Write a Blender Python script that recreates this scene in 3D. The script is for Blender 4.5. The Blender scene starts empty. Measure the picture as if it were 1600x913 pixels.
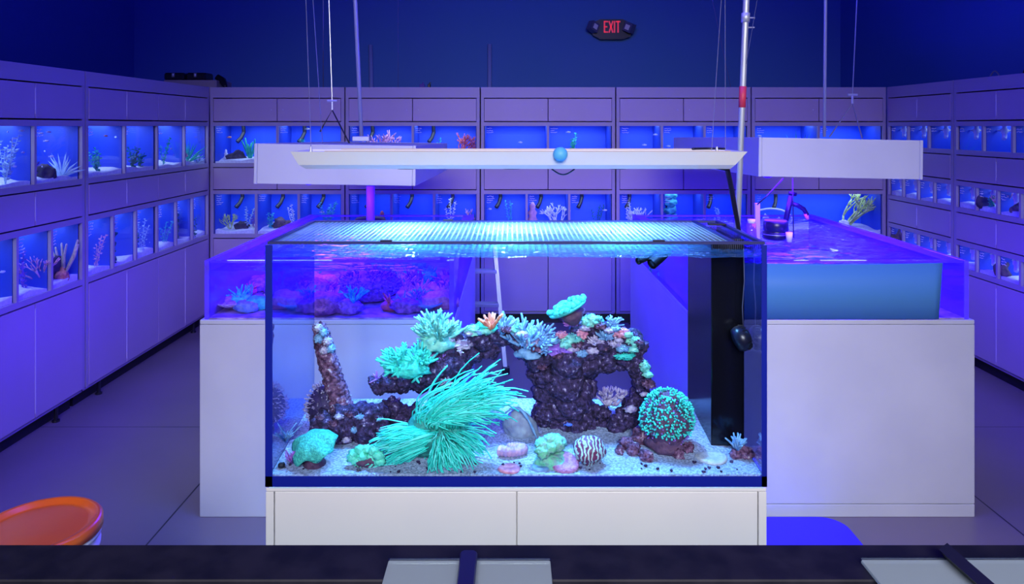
import bpy, math, random
from mathutils import Vector, Matrix, noise
R = math.radians
S = bpy.context.scene
COL = S.collection
F_PX, CU, CV, CAMZ = 1155.0, 800.0, 197.0, 1.8

# ------------------------------------------------------------------ camera, world, lights, exposure
cd = bpy.data.cameras.new('camera'); cam = bpy.data.objects.new('camera', cd); COL.objects.link(cam)
cam.location = (0, 0, CAMZ); cam.rotation_euler = (R(90), 0, 0)
cd.sensor_width = 36; cd.lens = F_PX / 1600 * 36
cd.shift_x = 0; cd.shift_y = -(456.5 - CV) / 1600
cd.clip_start = 0.05
S.camera = cam
S.view_settings.view_transform = 'Standard'; S.view_settings.look = 'None'
S.view_settings.gamma = 1; S.view_settings.exposure = 0; S.view_settings.use_curve_mapping = False
S.cycles.transparent_max_bounces = 40
S.cycles.max_bounces = 8
S.cycles.caustics_reflective = False; S.cycles.caustics_refractive = False
S.cycles.sample_clamp_indirect = 4.0
S.cycles.use_denoising = True

w = bpy.data.worlds.new('world'); S.world = w; w.use_nodes = True
w.node_tree.nodes['Background'].inputs[0].default_value = (.05, .04, .50, 1)
w.node_tree.nodes['Background'].inputs[1].default_value = .30

def area(name, loc, rot, sx, sy, power, color, spread=None):
    l = bpy.data.lights.new(name, 'AREA'); l.shape = 'RECTANGLE'; l.size = sx; l.size_y = sy
    l.energy = power; l.color = color
    if spread: l.spread = R(spread)
    o = bpy.data.objects.new(name, l); COL.objects.link(o); o.location = loc; o.rotation_euler = rot
    return o
# shop lights behind the camera
area('shop_front_light', (.3, -2.6, 3.3), (R(66), 0, 0), 3.0, 1.4, 44, (1.0, .955, .95), 58)
# added blue fill with no known lamp behind it, washing the rear half of the room
area('blue_fill_light', (.1, 2.75, 4.15), (R(40), 0, 0), 2.4, .8, 135, (.06, .05, 1.0))
# pendant LED over the display tank
area('pendant_led_bar', (.02, 2.48, 1.652), (0, 0, 0), 1.30, .10, 10, (.15, .35, 1.0), 130)
for lx in (-.354, 0, .354):
    area('pendant_led_puck', (lx, 2.48, 1.650), (0, 0, 0), .05, .05, 12, (.24, .64, 1.0), 110)
# violet lamps under the two white hoods
area('left_hood_lamp', (-.87, 4.45, 1.52), (0, 0, 0), .66, 1.6, 200, (.065, .010, 1.0))
area('right_hood_lamp', (1.6, 4.5, 1.55), (0, 0, 0), .66, 1.6, 200, (.065, .010, 1.0))

# ------------------------------------------------------------------ helpers
def P(u, v, y): return Vector(((u - CU) / F_PX * y, y, CAMZ - (v - CV) / F_PX * y))
def PX(n, y): return n / F_PX * y

class MB:
    def __init__(s): s.v = []; s.f = []
    def add(s, vs, fs):
        n = len(s.v); s.v.extend([tuple(p) for p in vs]); s.f.extend([tuple(i + n for i in f) for f in fs]); return s
    def box(s, lo, hi):
        x0, x1 = sorted((lo[0], hi[0])); y0, y1 = sorted((lo[1], hi[1])); z0, z1 = sorted((lo[2], hi[2]))
        return s.add([(x0,y0,z0),(x1,y0,z0),(x1,y1,z0),(x0,y1,z0),(x0,y0,z1),(x1,y0,z1),(x1,y1,z1),(x0,y1,z1)],
                     [(0,3,2,1),(4,5,6,7),(0,1,5,4),(1,2,6,5),(2,3,7,6),(3,0,4,7)])
    def bbox(s, lo, hi, b=.004):
        """box with chamfered vertical and horizontal edges"""
        x0, x1 = sorted((lo[0], hi[0])); y0, y1 = sorted((lo[1], hi[1])); z0, z1 = sorted((lo[2], hi[2]))
        b = min(b, (x1-x0)*.4, (y1-y0)*.4, (z1-z0)*.4)
        def ring(z, i): return [(x0+b+i,y0+i,z),(x1-b-i,y0+i,z),(x1-i,y0+b+i,z),(x1-i,y1-b-i,z),(x1-b-i,y1-i,z),(x0+b+i,y1-i,z),(x0+i,y1-b-i,z),(x0+i,y0+b+i,z)]
        vs = ring(z0, b*.5) + ring(z0+b, 0) + ring(z1-b, 0) + ring(z1, b*.5); fs = []
        for k in range(3):
            for i in range(8):
                j = (i+1) % 8; fs.append((k*8+i, k*8+j, k*8+8+j, k*8+8+i))
        fs.append(tuple(range(7, -1, -1))); fs.append(tuple(range(24, 32)))
        return s.add(vs, fs)
    def tube(s, pts, rad, seg=8, cap=True, tip=False):
        pts = [Vector(p) for p in pts]; n = len(pts)
        if not hasattr(rad, '__len__'): rad = [rad] * n
        base = len(s.v); up = Vector((.123, .456, .88)).normalized(); vs = []; fs = []
        pn = None
        for i, p in enumerate(pts):
            d = (pts[min(i+1, n-1)] - pts[max(i-1, 0)])
            if d.length < 1e-9: d = Vector((0, 0, 1))
            d.normalize()
            a = (pn if pn else up); a = a - d * a.dot(d)
            if a.length < 1e-4: a = d.orthogonal()
            a.normalize(); pn = a; b = d.cross(a)
            for k in range(seg):
                t = 2 * math.pi * k / seg
                vs.append(p + (a * math.cos(t) + b * math.sin(t)) * rad[i])
        for i in range(n - 1):
            for k in range(seg):
                j = (k + 1) % seg
                fs.append((i*seg+k, i*seg+j, (i+1)*seg+j, (i+1)*seg+k))
        if cap:
            d0 = (pts[0] - pts[1]).normalized(); d1 = (pts[-1] - pts[-2]).normalized()
            if tip:
                vs.append(pts[-1] + d1 * rad[-1] * .8); e = len(vs) - 1
                for k in range(seg): fs.append(((n-1)*seg+k, (n-1)*seg+(k+1) % seg, e))
            else: fs.append(tuple((n-1)*seg + k for k in range(seg)))
            fs.append(tuple(range(seg - 1, -1, -1)))
        return s.add(vs, fs)
    def cyl(s, c, r, h, seg=24, r2=None):
        c = Vector(c); return s.tube([c, c + Vector((0, 0, h))], [r, r if r2 is None else r2], seg)
    def lathe(s, c, prof, seg=32, ax=Matrix.Identity(3)):
        vs = []; fs = []; n = len(prof)
        for (r, z) in prof:
            for k in range(seg):
                t = 2*math.pi*k/seg; vs.append(Vector(c) + ax @ Vector((r*math.cos(t), r*math.sin(t), z)))
        for i in range(n-1):
            for k in range(seg):
                j = (k+1) % seg; fs.append((i*seg+k, i*seg+j, (i+1)*seg+j, (i+1)*seg+k))
        return s.add(vs, fs)
    def blob(s, c, r, seed=0, sub=3, amp=.25, freq=1.6, rot=None, fine=.0, ff=7., flat=None, wn=0, wf=20.):
        c = Vector(c); r = Vector(r) if hasattr(r, '__len__') else Vector((r, r, r))
        sv, sf = ico(sub); off = Vector((seed*3.17, seed*1.71, seed*.93)); vs = []
        for p in sv:
            k = 1 + amp * noise.noise(p * freq + off) * 1.6
            if fine: k += fine * (abs(noise.noise(p * ff + off)) * 2 - .6) + fine * .5 * noise.noise(p * ff * 2.3 + off)
            q = Vector((p.x*r.x, p.y*r.y, p.z*r.z)) * k
            if flat is not None and q.z < -flat * r.z: q.z = -flat * r.z
            if rot is not None: q = rot @ q
            if wn:
                wp = (c + q) * wf; e = noise.noise(wp) + .8*noise.noise(wp*2.6) + .55*(1 - 2.4*abs(noise.noise(wp*4.7)))
                q += q.normalized() * e * wn
            vs.append(c + q)
        return s.add(vs, sf)
    def clampz(s, z):
        s.v = [(p[0], p[1], max(p[2], z)) for p in s.v]; return s
    def build(s, name, mat, parent=None, smooth=False):
        o_ = Vector(parent['_o']) if parent is not None and '_o' in parent else Vector((0, 0, 0))
        if parent is None:
            xs = [p[0] for p in s.v]; ys = [p[1] for p in s.v]
            o_ = Vector(((min(xs)+max(xs))/2, (min(ys)+max(ys))/2, min(p[2] for p in s.v)))
        me = bpy.data.meshes.new(name)
        me.from_pydata([(p[0]-o_.x, p[1]-o_.y, p[2]-o_.z) for p in s.v], [], s.f)
        me.materials.append(mat)
        if smooth: me.polygons.foreach_set('use_smooth', [True] * len(me.polygons))
        me.update()
        ob = bpy.data.objects.new(name, me); COL.objects.link(ob)
        if parent is None: ob.location = o_
        else:
            ob.parent = parent
        ob['_o'] = tuple(o_)
        return ob
_ico = {}
def ico(sub):
    if sub in _ico: return _ico[sub]
    t = (1 + 5 ** .5) / 2
    v = [Vector(p).normalized() for p in [(-1,t,0),(1,t,0),(-1,-t,0),(1,-t,0),(0,-1,t),(0,1,t),(0,-1,-t),(0,1,-t),(t,0,-1),(t,0,1),(-t,0,-1),(-t,0,1)]]
    f = [(0,11,5),(0,5,1),(0,1,7),(0,7,10),(0,10,11),(1,5,9),(5,11,4),(11,10,2),(10,7,6),(7,1,8),(3,9,4),(3,4,2),(3,2,6),(3,6,8),(3,8,9),(4,9,5),(2,4,11),(6,2,10),(8,6,7),(9,8,1)]
    for _ in range(sub - 1):
        c = {}; nf = []
        def mid(a, b):
            k = (min(a, b), max(a, b))
            if k not in c: v.append(((v[a] + v[b]) / 2).normalized()); c[k] = len(v) - 1
            return c[k]
        for a, b, d in f:
            x, y, z = mid(a, b), mid(b, d), mid(d, a); nf += [(a,x,z),(b,y,x),(d,z,y),(x,y,z)]
        f = nf
    _ico[sub] = (v, f); return _ico[sub]

def tag(o, label=None, cat=None, group=None, kind=None):
    if label: o['label'] = label
    if cat: o['category'] = cat
    if group: o['group'] = group
    if kind: o['kind'] = kind
    return o
def thing(name, loc, label, cat, group=None):
    o = bpy.data.objects.new(name, None); COL.objects.link(o); o.location = loc; o['_o'] = tuple(loc); o.empty_display_size = .05
    return tag(o, label, cat, group)
def copy_tree(o, parent=None):
    c = o.copy(); COL.objects.link(c)
    if parent is not None: c.parent = parent
    for ch in list(o.children): copy_tree(ch, c)
    return c
ORD = ['first', 'second', 'third', 'fourth', 'fifth', 'sixth', 'seventh', 'eighth', 'ninth', 'tenth', 'eleventh', 'twelfth', 'thirteenth', 'fourteenth', 'fifteenth', 'sixteenth']

# ------------------------------------------------------------------ materials
MATS = {}
def M(name, col, rough=.5, metal=0, col2=None, scale=10, bump=0, bscale=None, spec=.5, emit=None, estr=0, sss=0, detail=4, c3=None):
    if name in MATS: return MATS[name]
    m = bpy.data.materials.new(name); m.use_nodes = True; nt = m.node_tree; b = nt.nodes['Principled BSDF']
    b.inputs['Base Color'].default_value = (*col, 1); b.inputs['Roughness'].default_value = rough
    b.inputs['Metallic'].default_value = metal; b.inputs['Specular IOR Level'].default_value = spec
    tc = None
    if col2 or bump:
        tc = nt.nodes.new('ShaderNodeTexCoord')
    if col2:
        n = nt.nodes.new('ShaderNodeTexNoise'); n.inputs['Scale'].default_value = scale; n.inputs['Detail'].default_value = detail
        nt.links.new(tc.outputs['Object'], n.inputs['Vector'])
        r = nt.nodes.new('ShaderNodeValToRGB'); r.color_ramp.elements[0].position = .38; r.color_ramp.elements[1].position = .62
        r.color_ramp.elements[0].color = (*col, 1); r.color_ramp.elements[1].color = (*col2, 1)
        if c3:
            e = r.color_ramp.elements.new(.75); e.color = (*c3, 1)
        nt.links.new(n.outputs['Fac'], r.inputs[0]); nt.links.new(r.outputs[0], b.inputs['Base Color'])
    if bump:
        n2 = nt.nodes.new('ShaderNodeTexNoise'); n2.inputs['Scale'].default_value = bscale or scale; n2.inputs['Detail'].default_value = 5
        nt.links.new(tc.outputs['Object'], n2.inputs['Vector'])
        bp = nt.nodes.new('ShaderNodeBump'); bp.inputs['Strength'].default_value = bump; bp.inputs['Distance'].default_value = .01
        nt.links.new(n2.outputs['Fac'], bp.inputs['Height']); nt.links.new(bp.outputs[0], b.inputs['Normal'])
    if emit:
        b.inputs['Emission Color'].default_value = (*emit, 1); b.inputs['Emission Strength'].default_value = estr
    MATS[name] = m; return m
def glass(name, tint=(1, 1, 1), refl=None, diff=None, difff=.2, ior=1.4, rough=0.0, bump=0, bscale=20, gcol=(1, 1, 1), stretch=None):
    """thin pane: clear transmission plus mirror reflection (Fresnel or fixed share), optional milky share"""
    if name in MATS: return MATS[name]
    m = bpy.data.materials.new(name); m.use_nodes = True; nt = m.node_tree; nt.nodes.clear()
    out = nt.nodes.new('ShaderNodeOutputMaterial'); tr = nt.nodes.new('ShaderNodeBsdfTransparent'); tr.inputs[0].default_value = (*tint, 1)
    gl = nt.nodes.new('ShaderNodeBsdfGlossy'); gl.inputs['Roughness'].default_value = rough; gl.inputs['Color'].default_value = (*gcol, 1)
    mx = nt.nodes.new('ShaderNodeMixShader'); nt.links.new(tr.outputs[0], mx.inputs[1]); nt.links.new(gl.outputs[0], mx.inputs[2])
    bn = None
    if bump:
        tc = nt.nodes.new('ShaderNodeTexCoord'); n = nt.nodes.new('ShaderNodeTexNoise'); n.inputs['Scale'].default_value = bscale; n.inputs['Detail'].default_value = 2
        src = tc.outputs['Object']
        if stretch:
            mp = nt.nodes.new('ShaderNodeMapping'); mp.inputs['Scale'].default_value = stretch; nt.links.new(src, mp.inputs[0]); src = mp.outputs[0]
        nt.links.new(src, n.inputs['Vector'])
        bp = nt.nodes.new('ShaderNodeBump'); bp.inputs['Strength'].default_value = bump; bp.inputs['Distance'].default_value = .02
        nt.links.new(n.outputs['Fac'], bp.inputs['Height']); bn = bp.outputs[0]; nt.links.new(bn, gl.inputs['Normal'])
    if refl is None:
        lw = nt.nodes.new('ShaderNodeLayerWeight'); f0 = ((ior-1)/(ior+1))**2
        if bn: nt.links.new(bn, lw.inputs['Normal'])
        pw = nt.nodes.new('ShaderNodeMath'); pw.operation = 'POWER'; nt.links.new(lw.outputs['Facing'], pw.inputs[0]); pw.inputs[1].default_value = 5
        ma = nt.nodes.new('ShaderNodeMath'); ma.operation = 'MULTIPLY_ADD'; nt.links.new(pw.outputs[0], ma.inputs[0]); ma.inputs[1].default_value = (1-f0)*.8; ma.inputs[2].default_value = f0
        nt.links.new(ma.outputs[0], mx.inputs[0])
    else: mx.inputs[0].default_value = refl
    last = mx.outputs[0]
    if diff:
        df = nt.nodes.new('ShaderNodeBsdfDiffuse'); df.inputs[0].default_value = (*diff, 1)
        tl = nt.nodes.new('ShaderNodeBsdfTranslucent'); tl.inputs[0].default_value = (*diff, 1)
        if bn: nt.links.new(bn, df.inputs['Normal'])
        m1 = nt.nodes.new('ShaderNodeMixShader'); m1.inputs[0].default_value = .5; nt.links.new(df.outputs[0], m1.inputs[1]); nt.links.new(tl.outputs[0], m1.inputs[2])
        m2 = nt.nodes.new('ShaderNodeMixShader'); m2.inputs[0].default_value = difff; nt.links.new(last, m2.inputs[1]); nt.links.new(m1.outputs[0], m2.inputs[2]); last = m2.outputs[0]
    nt.links.new(last, out.inputs[0]); MATS[name] = m; return m

m_wall = M('navy_paint', (.085, .21, .62), .75, col2=(.07, .22, .57), scale=.5)
m_ceil = M('dark_ceiling', (.02, .025, .07), .9)
m_cab = M('taupe_laminate', (.47, .365, .48), .42, col2=(.45, .35, .46), scale=2, spec=.35)
m_cabf = M('taupe_frame', (.40, .34, .44), .45, spec=.35)
m_dark = M('black_recess', (.008, .008, .012), .7)
m_edge = M('bright_edge_strip', (.85, .8, .95), .25, .3)
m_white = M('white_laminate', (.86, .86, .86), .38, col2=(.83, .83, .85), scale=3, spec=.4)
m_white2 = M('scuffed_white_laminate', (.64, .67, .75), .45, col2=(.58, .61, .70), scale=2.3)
m_black = M('black_plastic', (.012, .012, .02), .35)
m_rimb = M('black_glossy_trim', (.010, .010, .028), .3)
m_metal = M('galvanised_steel', (.62, .66, .75), .5, .6)
m_wire = M('steel_wire', (.55, .58, .66), .35, .8)
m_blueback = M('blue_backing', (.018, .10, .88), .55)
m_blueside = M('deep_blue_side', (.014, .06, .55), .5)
m_sandw = M('white_aragonite_sand', (.85, .88, .92), .9, col2=(.72, .76, .84), scale=60, bump=.3)
m_glass = glass('clear_glass', (.97, .985, 1.0), ior=1.22)
m_glass_t = glass('display_tank_glass', (.93, .965, 1.0), ior=1.15)
m_glass_side = glass('display_tank_side_glass', (.55, .6, .95), refl=.55, gcol=(.8, .85, 1))
m_acry = glass('clear_acrylic', (.90, .86, 1.0), ior=1.3)
m_acry_edge = glass('acrylic_edge', (.75, .6, 1.0), refl=.15, diff=(.45, .28, .8), difff=.4)
m_water = glass('rippled_water', (.80, .94, 1.0), ior=1.8, rough=.02, diff=(.12, .45, .85), difff=.20, bump=.9, bscale=9, stretch=(1, 3.2, 1))
m_fragwater = glass('frag_water', (.8, .72, 1.0), ior=1.45, rough=.03, diff=(.22, .10, .85), difff=.10, bump=1.0, bscale=7, stretch=(1, 2.2, 1))
m_ink = M('white_marker', (.9, .85, .95), .6)

# ------------------------------------------------------------------ the room
def floor_mat():
    m = M('polished_floor', (.25, .20, .24), .34, col2=(.22, .18, .22), scale=1.3, spec=.45)
    nt = m.node_tree; b = nt.nodes['Principled BSDF']; src = b.inputs['Base Color'].links[0].from_socket
    tc = nt.nodes.new('ShaderNodeTexCoord'); sp = nt.nodes.new('ShaderNodeSeparateXYZ'); nt.links.new(tc.outputs['Object'], sp.inputs[0])
    prev = None
    for out, pos, wd in ((0, -1.57, .004), (0, 2.25, .004), (1, 4.42, .003), (1, .6, .004)):
        a = nt.nodes.new('ShaderNodeMath'); a.operation = 'SUBTRACT'; nt.links.new(sp.outputs[out], a.inputs[0]); a.inputs[1].default_value = pos
        c = nt.nodes.new('ShaderNodeMath'); c.operation = 'ABSOLUTE'; nt.links.new(a.outputs[0], c.inputs[0])
        d = nt.nodes.new('ShaderNodeMath'); d.operation = 'LESS_THAN'; nt.links.new(c.outputs[0], d.inputs[0]); d.inputs[1].default_value = wd
        if prev:
            e = nt.nodes.new('ShaderNodeMath'); e.operation = 'MAXIMUM'; nt.links.new(prev, e.inputs[0]); nt.links.new(d.outputs[0], e.inputs[1]); prev = e.outputs[0]
        else: prev = d.outputs[0]
    mx = nt.nodes.new('ShaderNodeMix'); mx.data_type = 'RGBA'; nt.links.new(prev, mx.inputs[0]); nt.links.new(src, mx.inputs[6])
    mx.inputs[7].default_value = (.01, .01, .015, 1); nt.links.new(mx.outputs[2], b.inputs['Base Color']); return m
def struct(name, mb, mat):
    me = mb.build(name, mat); 
    # keep world origin so that procedural coordinates read in metres
    o = Vector(me['_o'])
    for v in me.data.vertices: v.co += o
    me.location = (0, 0, 0); me['kind'] = 'structure'; return me
struct('floor', MB().box((-4.7, -4, -.1), (4.1, 9.1, 0)), floor_mat())
struct('ceiling', MB().box((-4.7, .5, 4.3), (4.1, 9.1, 4.4)), m_ceil)
struct('wall_left', MB().box((-4.7, -4, 0), (-4.6, 9.1, 4.3)), m_wall)
struct('wall_right', MB().box((4.0, -4, 0), (4.1, 9.1, 4.3)), m_wall)
struct('wall_back', MB().box((-4.6, 9.0, 0), (4.0, 9.1, 4.3)), m_wall)

# ------------------------------------------------------------------ display cabinets and wall aquariums
XL, XR, YB, DEP = -2.73, 3.38, 6.67, .50
def fl(s, t, z): return (XL - t, s, z)
def fr(s, t, z): return (XR + t, s, z)
def fb(s, t, z): return (s, YB + t, z)
MAP = {'left': fl, 'right': fr, 'back': fb}
def wbox(mb, wall, s0, s1, t0, t1, z0, z1, bev=0):
    f = MAP[wall]; (mb.bbox if bev else mb.box)(f(s0, t0, z0), f(s1, t1, z1), *([bev] if bev else [])); return mb

def cabinet(wall, s0, s1, rows, bays, label):
    f = MAP[wall]; sm = (s0+s1)/2
    t = thing('display_cabinet', f(sm, DEP/2, 0), label, 'cabinet', 'taupe display cabinets lining the ' + wall + ' wall')
    a, b = s0 + .006, s1 - .006
    m = MB()
    wbox(m, wall, a, b, .0, DEP, 2.13, 2.15)                       # top
    wbox(m, wall, a, b, DEP-.02, DEP, .10, 2.13)                   # back
    wbox(m, wall, a, a+.02, .02, DEP-.02, .10, 2.13); wbox(m, wall, b-.02, b, .02, DEP-.02, .10, 2.13)
    wbox(m, wall, a+.02, b-.02, .02, DEP-.02, .10, .12)
    for (z0, z1, div) in rows:                                     # shelf and lid of each tank row
        wbox(m, wall, a+.02, b-.02, .02, DEP-.02, z0-.04, z0-.012); wbox(m, wall, a+.02, b-.02, .02, DEP-.02, z1+.012, z1+.03)
    m.build('carcass', m_cabf, t)
    m = MB()
    wbox(m, wall, a, b, 0, .02, 2.055, 2.13)
    zs = sorted(rows, reverse=True)
    wbox(m, wall, a, a+.028, 0, .02, .12, 2.055); wbox(m, wall, b-.028, b, 0, .02, .12, 2.055)
    for (z0, z1, div) in rows:
        wbox(m, wall, a+.028, b-.028, 0, .02, z1, z1+.035); wbox(m, wall, a+.028, b-.028, 0, .02, z0-.035, z0)
        for d in div: wbox(m, wall, d-.010, d+.010, 0, .02, z0, z1)
    m.build('face_frame', m_cabf, t)
    tops = [2.05] + [r[0]-.04 for r in zs]; bots = [r[1]+.04 for r in zs] + [.125]
    nd = bays * 2; L = (b - a - .056)
    for i, (zt, zb) in enumerate(zip(tops, bots)):
        for k in range(nd):
            d0 = a + .028 + L*k/nd + .003; d1 = a + .028 + L*(k+1)/nd - .003
            nm = 'cabinet_door' if i == len(tops)-1 else 'access_panel'
            mm = MB(); wbox(mm, wall, d0, d1, -.004, .016, zb+.004, zt-.004, .002)
            d = mm.build(nm, m_cab, t)
            if wall != 'back' and k % 2 == 1:
                e = MB(); wbox(e, wall, d0-.0055, d0-.0005, -.007, .004, zb+.03, zt-.03); e.build('edge_pull', m_edge, d)
            if wall == 'back' and i == 0:
                e = MB(); c = Vector(f(d0+.05 if k % 2 else d1-.05, -.004, (zt+zb)/2 - .0)); e.blob(c, (.006, .004, .006), 1, 2, 0); e.build('screw_cap', m_edge, d)
    m = MB(); wbox(m, wall, a+.01, b-.01, .09, .11, 0, .10); m.build('plinth', m_dark, t)
    for k in (0.12, .88):
        for tt in (.045,):
            c = Vector(f(s0 + (s1-s0)*k, tt, 0)); q = MB(); q.cyl(c, .022, .012, 14); q.cyl(c + Vector((0, 0, .012)), .012, .095, 10); q.build('levelling_foot', m_black, t)
    return t

rnd = random.Random(7)
def writing(mb, wall, s0, s1, ztop, dirn, n):
    """scribbled price lines in white marker on the pane"""
    f = MAP[wall]; h = .016
    for i in range(n):
        z = ztop - .022 - i * h * 1.15; ln = (s1 - s0) * rnd.uniform(.6, 1); sa = s0 if dirn > 0 else s1
        pts = []; st = int(ln / .006)
        for k in range(st):
            pts.append(Vector(f(sa + dirn * k * .006, -.0012 + .018, z + rnd.uniform(-.0045, .0045) + (.002 if k % 5 == 0 else 0))))
        if len(pts) > 3: mb.tube(pts, .0021, 4)

def aquarium(wall, s0, s1, z0, z1, label, sand=True, pipe=None, pipes=.5, notes=3, warm=False, kindpipe='hose'):
    f = MAP[wall]; sm = (s0+s1)/2
    t = thing('aquarium', f(sm, .22, z0-.012), label, 'aquarium', 'lit display aquariums in the ' + wall + ' wall')
    zb = z0 - .012
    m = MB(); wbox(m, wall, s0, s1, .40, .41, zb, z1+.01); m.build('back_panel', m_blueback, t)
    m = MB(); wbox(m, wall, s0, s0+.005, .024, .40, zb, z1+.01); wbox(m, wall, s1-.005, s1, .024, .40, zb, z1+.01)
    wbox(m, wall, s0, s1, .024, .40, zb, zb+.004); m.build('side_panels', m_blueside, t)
    m = MB(); wbox(m, wall, s0, s1, .0195, .0235, zb, z1+.01); m.build('glass_pane', m_glass, t)
    if sand:
        m = MB(); nx, ny = 14, 6; vs = []; fs = []; sd = rnd.uniform(0, 50)
        dz = .035
        for j in range(ny+1):
            for i in range(nx+1):
                s = s0 + .006 + (s1-s0-.012)*i/nx; tt = .025 + .372*j/ny
                z = z0 + dz*.25 + dz*(.5 + .9*noise.noise(Vector((s*7+sd, tt*6, sd)))) + .02*j/ny
                vs.append(f(s, tt, max(z, z0-.004)))
        for j in range(ny):
            for i in range(nx): q = j*(nx+1)+i; fs.append((q, q+1, q+nx+2, q+nx+1))
        n = len(vs)
        for i in range(nx+1):
            p = vs[i]; vs.append((p[0], p[1], zb+.005))
        for i in range(nx): fs.append((i, n+i, n+i+1, i+1))
        m.add(vs, fs); m.build('sand', m_sandw, t, smooth=True)
    if notes:
        m = MB(); d = -1 if wall == 'right' else 1
        wv = min(.075, (s1-s0)*.3)
        if wall == 'right': writing(m, wall, s1-.02-wv, s1-.02, z1, -1, notes)
        else: writing(m, wall, s0+.02, s0+.02+wv, z1, 1, notes)
        if m.v: m.build('handwriting', m_ink, t)
    if kindpipe == 'hose':
        sp = s0 + (s1-s0)*pipes; m = MB()
        m.tube([f(sp, .33, z1+.008), f(sp+.004, .33, z1-.06), f(sp-.01, .30, z1-.11), f(sp-.035, .27, z1-.15)], [.018, .018, .017, .02], 10)
        m.build('filter_hose', m_black, t)
    elif kindpipe == 'pvc':
        sp = s0 + (s1-s0)*pipes; m = MB()
        m.tube([f(sp, .065, z1+.008), f(sp, .065, z1-.02)], .015, 12); m.tube([f(sp, .065, z1-.02), f(sp, .065, z1-.05)], .023, 12)
        m.tube([f(sp, .065, z1-.05), f(sp, .065, z1-.075), f(sp-.012, .055, z1-.092)], [.016, .016, .014], 12)
        m.build('white_pipe', m_white, t)
        m = MB(); m.tube([f(s0+.01, .10, z1-.034), f(s1-.01, .10, z1-.034)], .006, 8); m.build('water_line', m_white, t)
    # lamp of this tank, under the lid of its row
    return t

def row_lamp(wall, s0, s1, z, power, col=(.45, .62, 1.0)):
    f = MAP[wall]; c = f((s0+s1)/2, .20, z)
    L = (s1-s0)*.92
    area('tank_row_lamp', c, (0, 0, 0), L if wall == 'back' else .16, .16 if wall == 'back' else L, power, col)

RB1, RB2 = (1.465, 1.80), (.825, 1.185)
RR = ((1.62, 1.80), (1.185, 1.35), (.735, .90))
tanks = {}
def sides(n): return n
# back wall: five modules of 1.222 m
MW = (XR - XL) / 5
names_b = ['beside the left corner', 'second from the left corner', 'in the middle, straight behind the display tank', 'second from the right corner', 'beside the right corner']
top_div = [2, 2, 2, 3, 2]; low_div = [3, 3, 3, 3, 1]
cnt = 0; cl = 0
top_desc = ['green hand coral and dark rock near the left corner', 'tall green plant tips above the hood', 'pink branching coral', 'thin red branching coral', 'empty blue water and no plants', 'green spiky plant beside a yellow stone', 'one silver fish high in the water', 'pale fish behind the small hood corner', 'white pipe end above the right hood', 'green star plant', 'plain blue water by the right corner']
low_desc = ['pale plant, dark rock and a lilac sprig', 'round green bush and white branching plant', 'one bushy teal plant', 'small red ornament behind the lilac lit pipe', 'bare blue water and a black hose', 'white leafy twig and a small pot', 'tall dark green plant', 'pink figurine and white branching coral', 'dim blue green plant', 'two white branching corals', 'tall green bush close to its left side', 'thin pale sprig near the steel pole', 'large yellow green branching coral in a wide pane']
for k in range(5):
    s0 = XL + MW*k; s1 = s0 + MW
    rows = []
    for (z0, z1), nd, desc, nm in ((RB1, top_div[k], top_desc, 'upper'), (RB2, low_div[k], low_desc, 'lower')):
        A, B = s0 + .034, s1 - .034
        divs = [A + (B-A)*i/nd for i in range(1, nd)]
        rows.append((z0, z1, divs)); ed = [A] + divs + [B]
        for i in range(nd):
            c = cnt if nm == 'upper' else cl
            aquarium('back', ed[i]+(.004), ed[i+1]-.004, z0, z1, 'back wall %s row aquarium: %s' % (nm, desc[c]),
                     pipes=.26 if nd < 3 else .36, notes=rnd.choice((3, 4, 4, 5)) if nm == 'lower' else 3, kindpipe='hose' if not (nm == 'upper' and k > 1) else 'pvcs')
            if nm == 'upper': cnt += 1
            else: cl += 1
        row_lamp('back', A, B, z1 + .008, 3.2 if nm == 'upper' else 2.6)
    cabinet('back', s0, s1, rows, 1, 'taupe tank cabinet on the back wall %s' % names_b[k])
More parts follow.
